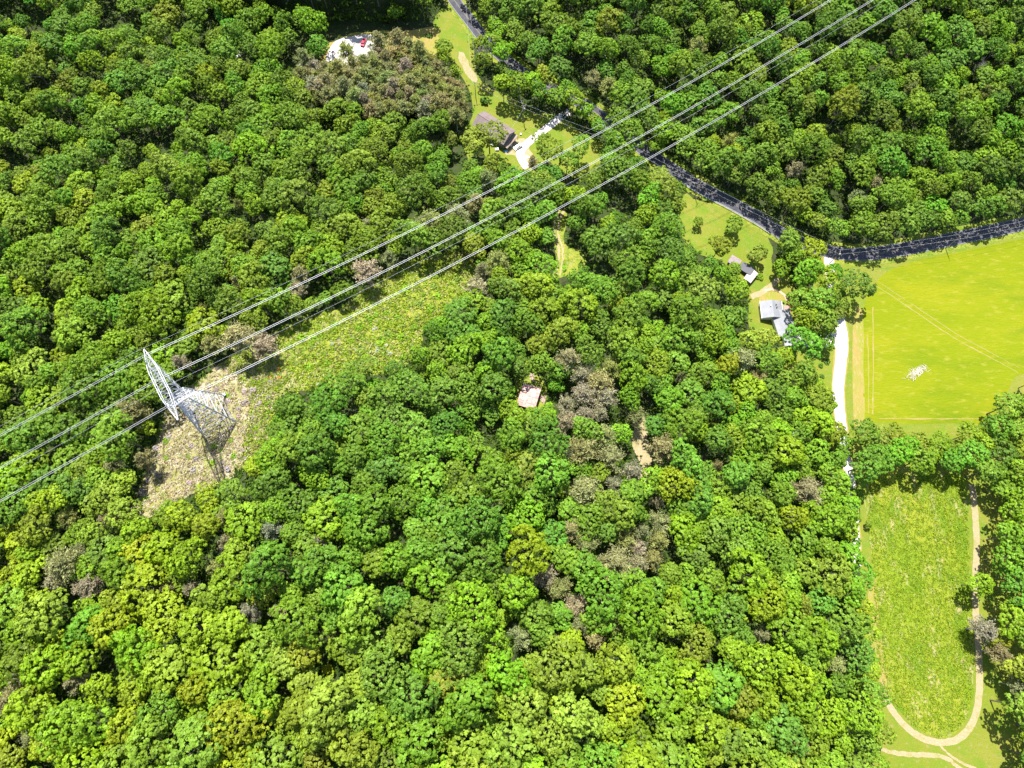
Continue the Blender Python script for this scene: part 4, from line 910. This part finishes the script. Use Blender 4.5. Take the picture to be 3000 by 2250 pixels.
o = MB().path(sagline(poles[2][0]+Vector((0, 0, 10)), gp(1470, 205)+Vector((0, 0, 9)), .3), .04, 5).build('service_wire', CABLE); tag(o, 'single wire rising from the transformer pole to the upper left trees', 'wire')
o = MB().path(sagline(poles[2][0]+Vector((0, 0, 9.6)), gp(1500, 395)+Vector((0, 0, 5.2)), .3), .03, 5).build('service_wire', CABLE); tag(o, 'thin wire from the transformer pole to the brown-roofed house', 'wire')
# guard rail on the outside of the bend
gr = empty('guard_rail', (float(ROAD[75, 0]), float(ROAD[75, 1]), float(T(ROAD[75, 0], ROAD[75, 1])))); tag(gr, 'pale steel guard rail along the shaded road near the sunny clearing', 'guard rail')
A0, B0 = ribbon_poly(ROAD[66:88], -3.7, -3.7); base = Vector(gr.location)
rail = [Vector((float(a), float(b), float(T(a, b))+.62))-base for a, b in A0]
mb = MB()
for a, b in zip(rail[:-1], rail[1:]):
    mb.tube(a, b, .13, n=6)
mb.build('rail', STEEL, gr); mb = MB()
for a in rail[::1]: mb.box((a.x, a.y, a.z-.35), (.12, .12, .8))
mb.build('post_row', STEEL, gr)

# ---------------------------------------------------------------- houses
def roofmat(name, c, c2, seam, ang, sc=1.0, rust=None):
    m, Nn, B, O = mk(name); L = Nn.links.new
    tc = Nn.nodes.new('ShaderNodeTexCoord'); mp = Nn.nodes.new('ShaderNodeMapping'); mp.inputs['Rotation'].default_value[2] = ang; L(tc.outputs['Object'], mp.inputs[0])
    wv = Nn.nodes.new('ShaderNodeTexWave'); wv.wave_type = 'BANDS'; wv.bands_direction = 'X'; wv.inputs['Scale'].default_value = seam; wv.inputs['Distortion'].default_value = .3; L(mp.outputs[0], wv.inputs[0])
    no = Nn.nodes.new('ShaderNodeTexNoise'); no.inputs['Scale'].default_value = sc; no.inputs['Detail'].default_value = 6; L(tc.outputs['Object'], no.inputs[0])
    mr = Nn.nodes.new('ShaderNodeMapRange'); mr.inputs[1].default_value = .35; mr.inputs[2].default_value = .65; L(no.outputs['Fac'], mr.inputs[0])
    mx = Nn.nodes.new('ShaderNodeMix'); mx.data_type = 'RGBA'; mx.inputs[6].default_value = rgb(c); mx.inputs[7].default_value = rgb(c2); L(mr.outputs[0], mx.inputs[0])
    L(mx.outputs[2], B.inputs['Base Color']); B.inputs['Roughness'].default_value = .55
    bp = Nn.nodes.new('ShaderNodeBump'); bp.inputs['Strength'].default_value = .25; bp.inputs['Distance'].default_value = .1; L(wv.outputs['Fac'], bp.inputs['Height']); L(bp.outputs[0], B.inputs['Normal'])
    return m
def gable(mb_w, mb_r, L_, W_, e0, h, ov=.45, th=.14, cx=0, cy=0, rz=0.0, wall=True, z0=-.4):
    """walls and a pitched roof with its ridge along local x"""
    co, si = math.cos(rz), math.sin(rz)
    def P(x, y, z): return (cx+co*x-si*y, cy+si*x+co*y, z)
    l, w = L_/2, W_/2
    if wall:
        vs = [P(-l, -w, z0), P(l, -w, z0), P(l, w, z0), P(-l, w, z0), P(-l, -w, e0), P(l, -w, e0), P(l, w, e0), P(-l, w, e0), P(-l, 0, e0+h), P(l, 0, e0+h)]
        mb_w.add(vs, [(0, 1, 5, 4), (2, 3, 7, 6), (1, 2, 6, 9, 5), (3, 0, 4, 8, 7)])
    lo, wo = l+ov, w+ov; dz = h*ov/w
    for s_ in (1, -1):
        vs = [P(-lo, 0, e0+h+.02), P(lo, 0, e0+h+.02), P(lo, s_*wo, e0-dz+.02), P(-lo, s_*wo, e0-dz+.02)]
        vs += [(a, b, c+th) for a, b, c in vs]
        fs = [(0, 1, 2, 3), (7, 6, 5, 4), (0, 4, 5, 1), (1, 5, 6, 2), (2, 6, 7, 3), (3, 7, 4, 0)]
        mb_r.add(vs, fs)
# brown-roofed house
c0 = unp(1447, 374, 8.5+1); hz = float(T(float(c0[0]), float(c0[1]))); yaw1 = R(-37)
h1 = empty('brown_roofed_house', (float(c0[0]), float(c0[1]), hz), yaw1); tag(h1, 'long two-storey house with brown metal gable roof beside the gravel drive', 'house')
WALL1 = flat('shade_toned_siding', (.16, .16, .15), .8, var=.15, scale=4); ROOF1 = roofmat('brown_metal_roof', (.135, .10, .095), (.175, .135, .13), 1.1, 0, .5)  # shade on the gable wall is put into the siding colour
w_, r_ = MB(), MB(); gable(w_, r_, 17.0, 8.4, 4.6, 2.3, ov=.5); w_.build('wall', WALL1, h1); r_.build('roof', ROOF1, h1)
MB().tube((-8.9, 0, 7.12), (8.9, 0, 7.12), .12, n=6).build('ridge_cap', flat('brown_ridge', (.24, .15, .12), .6), h1)
for zz, yy, ww, hh in ((1.2, -2.2, 1.2, 1.2), (1.2, 2.4, 1.3, 1.2), (3.7, -1.6, 1.1, 1.1), (3.7, 1.8, 1.1, 1.1), (5.7, 0, .8, .8)):
    f_ = MB().box((8.53, yy, zz), (.08, ww, hh)).build('window', WHITE, h1); MB().box((8.585, yy, zz), (.03, ww-.2, hh-.2)).build('pane', GLASS, f_)
MB().box((8.54, .3, 1.0), (.09, 1.0, 2.1)).build('door', WOOD, h1)
mb = MB(); mb.box((9.7, 0, 2.75), (2.1, 8.4, .14))
for yy in (-4, 0, 4): mb.box((10.6, yy, 1.3), (.14, .14, 2.8))
mb.box((10.7, 0, 3.7), (.08, 8.4, .1)); 
for yy in np.arange(-4, 4.1, .5): mb.box((10.7, float(yy), 3.25), (.05, .05, .9))
mb.build('deck', WOOD, h1)
for yy in (-5, -1.5, 2, 5.5):
    f_ = MB().box((yy, -4.24, 3.4), (1.1, .08, 1.1)).build('window', WHITE, h1); MB().box((yy, -4.295, 3.4), (.9, .03, .9)).build('pane', GLASS, f_)
# grey-roofed house
hp = unp(2262, 906, 5.0); hz2 = float(T(float(hp[0]), float(hp[1])))
h2 = empty('grey_roofed_house', (float(hp[0]), float(hp[1]), hz2)); tag(h2, 'rambling single-storey house with light grey shingle roofs and an end garage', 'house')
def rel(px, py, z):  # pixel -> local xy of house 2 at height z
    x, y = unp(px, py, hz2+z); return float(x)-h2.location.x, float(y)-h2.location.y
ROOF2 = roofmat('grey_shingle_roof', (.165, .17, .185), (.21, .215, .23), 2.5, R(90), .35); WALL2 = flat('pale_siding', (.66, .64, .60), .8, var=.06)
w_, r_ = MB(), MB(); gable(w_, r_, 7.0, 8.6, 3.2, 1.5, ov=.35, rz=R(90)); w_.build('wall', WALL2, h2); r_.build('roof', ROOF2, h2)
bx, by = rel(2299, 944, 3.6); w_, r_ = MB(), MB(); gable(w_, r_, 10.6, 7.4, 2.8, 1.15, ov=.3, cx=bx, cy=by, rz=R(-79)); w_.build('wall', WALL2, h2); r_.build('roof', ROOF2, h2)
cx_, cy_ = rel(2318, 996, 3.2); w_, r_ = MB(), MB(); gable(w_, r_, 4.6, 5.2, 2.65, .55, ov=.25, cx=cx_, cy=cy_, rz=R(90)); w_.build('wall', WALL2, h2); r_.build('roof', ROOF2, h2)
MB().box((cx_, cy_-2.38, 1.2), (4.0, .1, 2.3)).build('garage_shade_panel', flat('garage_shade', (.03, .035, .05), .7), h2)  # dark panel on a closed wall, painted as the shaded garage interior
for s_ in (-1, 1): MB().box((s_*4.62, 0, 3.22), (.16, 7.9, .2)).build('gutter', WHITE, h2)
MB().box((cx_, cy_-2.66, 2.66), (5.8, .14, .18)).build('gutter', WHITE, h2)
for x_, y_ in ((-.9, 1.1), (1.5, 1.6), (1.7, .4)):
    MB().tube((x_, y_, 3.9), (x_, y_, 5.2), .22, .2, 8).build('roof_vent', WHITE if x_ < 0 else BLACK, h2)
for yy in (-2, 1.5):
    f_ = MB().box((-4.33, yy, 1.7), (.08, 1.2, 1.2)).build('window', WHITE, h2); MB().box((-4.385, yy, 1.7), (.03, 1.0, 1.0)).build('pane', GLASS, f_)
qx, qy = rel(2304, 905, 1.0); mb = MB(); mb.box((qx, qy, .5), (2.6, 3.4, 1.0)); mb.build('porch', WOOD, h2)
mb = MB(); mb.box((qx, qy-1.7, 1.35), (2.7, .1, .7)); mb.build('porch_rail', WHITE, h2)
MB().box((qx+1.35, qy, 1.35), (.12, 3.4, .7)).build('porch_rail', flat('red_paint', (.45, .05, .04), .5), h2)
# sheds
def shed(name, label, px, py, z, yaw_, L_, W_, eh, h, wm, rm, opening=None):
    x, y = unp(px, py, z+eh); zz = float(T(float(x), float(y))); x, y = unp(px, py, zz+eh+h*.5)
    r0 = empty(name, (float(x), float(y), zz), yaw_); tag(r0, label, 'shed'); w_, r_ = MB(), MB(); gable(w_, r_, L_, W_, eh, h, ov=.3); w_.build('wall', wm, r0); r_.build('roof', rm, r0)
    if opening == 'end': MB().box((L_/2+.03, 0, 1.1), (.08, W_*.8, 2.0)).build('door_shade_panel', flat('opening_shade', (.02, .018, .02), .9), r0)  # dark panel on the end wall, painted as the shade inside
    if opening == 'side': MB().box((0, -W_/2-.03, 1.1), (L_*.9, .08, 2.1)).build('door_shade_panel', flat('opening_shade', (.03, .015, .02), .9), r0)  # dark panel on the side wall, painted as the shade inside
    return r0
m_, Nn, B, O = mk('rusty_sheet_roof'); Lk = Nn.links.new     # patched sheets, rust pink and pale zinc
tc = Nn.nodes.new('ShaderNodeTexCoord'); mp = Nn.nodes.new('ShaderNodeMapping'); mp.inputs['Scale'].default_value = (.33, 1.0, 1); Lk(tc.outputs['Object'], mp.inputs[0])
bk = Nn.nodes.new('ShaderNodeTexBrick'); bk.inputs['Scale'].default_value = 1.0; bk.inputs['Brick Width'].default_value = .9; bk.inputs['Row Height'].default_value = .42; bk.inputs['Mortar Size'].default_value = .015
bk.inputs['Color1'].default_value = (.34, .15, .13, 1); bk.inputs['Color2'].default_value = (.48, .38, .32, 1); bk.inputs['Mortar'].default_value = (.3, .12, .1, 1); Lk(mp.outputs[0], bk.inputs['Vector'])
no = Nn.nodes.new('ShaderNodeTexNoise'); no.inputs['Scale'].default_value = 1.3; no.inputs['Detail'].default_value = 5; Lk(tc.outputs['Object'], no.inputs[0])
mx = Nn.nodes.new('ShaderNodeMix'); mx.data_type = 'RGBA'; mx.inputs[7].default_value = (.36, .17, .15, 1); mr = Nn.nodes.new('ShaderNodeMapRange'); mr.inputs[1].default_value = .5; mr.inputs[2].default_value = .65; Lk(no.outputs['Fac'], mr.inputs[0]); Lk(mr.outputs[0], mx.inputs[0]); Lk(bk.outputs['Color'], mx.inputs[6]); Lk(mx.outputs[2], B.inputs['Base Color']); B.inputs['Roughness'].default_value = .7
RUST = m_
rs = shed('rusty_roofed_shed', 'old shed with patched rusty pink metal roof alone in the woods', 1550, 1160, 25, R(-17), 6.4, 8.2, 2.6, .9, WOOD, RUST, 'end')
MB().box((1.5, .8, 3.62), (1.5, 1.9, .05)).build('roof_patch', flat('grey_patch', (.34, .29, .31), .7), rs)
shed('brown_roofed_shed', 'small shed with brown-grey roof, uppermost of the three above the grey house', 2153, 764, 2, R(-35), 4.2, 3.6, 2.2, .7, WOOD, roofmat('faded_roof', (.17, .13, .13), (.25, .20, .20), 1.5, 0, 1), 'end')
shed('shaded_carport', 'dark shaded carport between the brown shed and the pale shed', 2188, 786, 2, R(-35), 5.2, 3.4, 2.3, .3, flat('shade_dark_boards', (.05, .05, .055), .8), flat('shade_dark_roof', (.07, .07, .08), .7), 'end')  # the shade over the carport is put into its board and roof colours
shed('pale_roofed_shed', 'low shed with pinkish white roof and dark open front beside the round shrub', 2200, 808, 2, R(51), 5.4, 3.0, 2.1, .25, WOOD, roofmat('pale_roof', (.30, .25, .23), (.38, .34, .32), 1.2, 0, .8), 'side')

# ---------------------------------------------------------------- vehicles
def car(px, py, yaw_, col, label, sc=1.0, wagon=False):
    p = gp(px, py); root = empty('parked_car', p, yaw_, sc); root.location.z += .12; tag(root, label, 'car')
    paint = flat('car_paint', col, .25, .1, var=.02); Lc, Wc = 4.5, 1.8
    prof = [(-2.2, .35), (-2.25, .75), (-2.1, .95), (-1.5, 1.0), (1.0, .98), (1.9, .88), (2.2, .7), (2.25, .4), (2.1, .28), (-2.1, .28)]
    mb = MB(); vs = [(x, -.9, z) for x, z in prof]+[(x, .9, z) for x, z in prof]; m0 = len(prof)
    mb.add(vs, [tuple(range(m0-1, -1, -1)), tuple(range(m0, 2*m0))]+[(i, (i+1) % m0, m0+(i+1) % m0, m0+i) for i in range(m0)]); mb.build('body', paint, root, bevel=.09)
    tb = -1.95 if wagon else -1.5
    cb = [(tb, .97), (tb+.35, 1.42), (.25, 1.44), (1.0, .97)]; mb = MB(); vs = [(x, s_*(.84 if z < 1.2 else .66), z) for s_ in (-1, 1) for x, z in cb]
    mb.add(vs, [(3, 2, 1, 0), (4, 5, 6, 7), (0, 1, 5, 4), (1, 2, 6, 5), (2, 3, 7, 6)]); mb.build('window_glass', GLASS, root, bevel=.04)
    MB().box((tb/2+.3, 0, 1.455), (.2-tb-.2, 1.28, .05)).build('roof', paint, root, bevel=.02)
    for x in (-1.35, 1.38):
        for s_ in (-1, 1):
            w = MB().tube((x, s_*.78, .33), (x, s_*.95, .33), .33, n=14).build('wheel', BLACK, root); MB().tube((x, s_*.951, .33), (x, s_*.965, .33), .2, n=10).build('rim', STEEL, w)
    for s_ in (-1, 1):
        MB().box((2.2, s_*.62, .68), (.1, .36, .14)).build('headlight', WHITE, root); MB().box((-2.22, s_*.66, .74), (.08, .3, .14)).build('tail_light', flat('red_lens', (.4, .02, .02), .3), root)
    return root
car(1517, 433, R(40), (.60, .60, .58), 'silver-white car parked on the gravel beside the brown-roofed house')
car(1066, 128, R(75), (.42, .015, .05), 'small red car parked on the white gravel lot at the top')
car(1083, 133, R(35), (.7, .69, .66), 'small white car half hidden beside the red car on the gravel lot', .72, True)
car(2316, 1022, R(90), (.02, .03, .08), 'dark blue car with its nose under the garage eave of the grey-roofed house', .8)

# ---------------------------------------------------------------- yard clutter, debris, logs
def junk(name, label, cat, px, py, col, dims, kind):
    p = gp(px, py); z = float(p.z)
    if kind == 'box':
        root = empty(name, p, rng.uniform(0, 3)); tag(root, label, cat, 'things stored outside the brown-roofed house'); m = flat(name+'_paint', col, .6)
        MB().box((0, 0, dims[2]/2), dims).build('bin_body', m, root, bevel=.05); MB().box((0, 0, dims[2]+.04), (dims[0]*1.06, dims[1]*1.06, .08)).build('lid', WHITE, root, bevel=.02)
    else:
        r = np.random.default_rng(int(px)); mb = MB(); n_ = 12
        vs = [(0, 0, dims[2])]+[(dims[0]*.55*math.cos(i*6.283/n_)*r.uniform(.3, .6), dims[1]*.55*math.sin(i*6.283/n_)*r.uniform(.3, .6), dims[2]*r.uniform(.6, .9)) for i in range(n_)]+[(dims[0]*.5*math.cos(i*6.283/n_)*r.uniform(.8, 1.15), dims[1]*.5*math.sin(i*6.283/n_)*r.uniform(.8, 1.15), .05) for i in range(n_)]
        fs = [(0, 1+i, 1+(i+1) % n_) for i in range(n_)]+[(1+i, 1+n_+i, 1+n_+(i+1) % n_, 1+(i+1) % n_) for i in range(n_)]
        mb.add(vs, fs); o = mb.build(name, flat(name+'_cloth', col, .6, var=.2), None); o.location = (p.x, p.y, z+.05); tag(o, label, cat, 'things stored outside the brown-roofed house')
junk('tarp', 'blue tarpaulin heap below the near corner of the brown-roofed house', 'tarp', 1482, 444, (.15, .35, .6), (2.2, 1.6, .7), 't')
junk('storage_bin', 'white bin left of the blue tarpaulin', 'bin', 1456, 440, (.65, .66, .66), (1.5, 1.1, .9), 'box')
junk('storage_bin', 'pale bin at the shaded left side of the brown-roofed house', 'bin', 1442, 428, (.5, .5, .52), (1.2, .9, .8), 'box')
junk('storage_bin', 'white bin beside the deck, nearest the silver car', 'bin', 1497, 428, (.7, .7, .7), (1.2, .8, .9), 'box')
junk('storage_bin', 'grey-blue bin right of the deck towards the lawn', 'bin', 1506, 412, (.35, .42, .5), (1.0, .9, .8), 'box')
junk('storage_bin', 'small dark box at the lawn corner of the house', 'box', 1526, 395, (.1, .15, .25), (.7, .6, .7), 'box')
junk('tarp', 'white sheeting heap at the lower end of the gravel drive', 'tarp', 1540, 461, (.78, .76, .72), (3.6, 2.0, .6), 't')
junk('tarp', 'small pinkish sheet below the end of the gravel drive', 'tarp', 1535, 487, (.6, .42, .36), (2.6, 1.4, .4), 't')
p = gp(2685, 1090); r = np.random.default_rng(5); mb = MB()
for i in range(150):
    u = r.normal(0, 1, 2); c = Vector((u[0]*2.0+u[1]*.9, u[1]*1.3+u[0]*.6, abs(r.normal(0, .25))+.05)); a = r.uniform(0, 3.14); L_ = r.uniform(.4, 1.3)
    d_ = Vector((math.cos(a)*L_, math.sin(a)*L_, r.uniform(-.1, .3))); mb.tube(c-d_, c+d_, r.uniform(.05, .12), .03, 4)
o = mb.build('brush_pile', flat('bleached_sticks', (.50, .44, .36), .9, var=.25)); o.location = p+Vector((0, 0, .05)); tag(o, 'pale pile of dead sticks lying alone in the hay field', 'brush pile')
p = gp(2295, 1287, 9); mb = MB(); mb.path([(-4, -2.2, 0), (0, 0, .6), (4, 2.4, .8)], [.22, .18, .1], 6); mb.path([(1, .5, .6), (2.4, 0, 1.4)], [.1, .04], 5)
mb = mb.build('leaning_trunk', GREYWOOD); mb.location = (p.x, p.y, p.z+13); tag(mb, 'bleached dead trunk caught slanting in a dark gap right of the pines', 'dead tree')
for i, (a, b, c) in enumerate(((1556,1103,.9), (1562,1115,.7), (1583,1165,1.1), (1590,1172,.9))):
    p = gp(a, b); r = np.random.default_rng(50+i); mb = MB()
    for q in range(26):
        c0_ = Vector((r.normal(0, c*.7), r.normal(0, c*.7), abs(r.normal(0, .3)))); an = r.uniform(0, 3.14); mb.box(tuple(c0_), (r.uniform(.4, 1.2), r.uniform(.1, .25), .06), an)
    o = mb.build('timber_heap', flat('old_timber', (.32, .22, .20), .9, var=.4, scale=3)); o.location = p; tag(o, ['broken boards in the glade above the rusty shed, upper heap', 'broken boards in the glade above the rusty shed, lower heap', 'collapsed dark boards at the right wall of the rusty shed', 'scattered boards just right of the collapsed wall of the rusty shed'][i], 'timber')
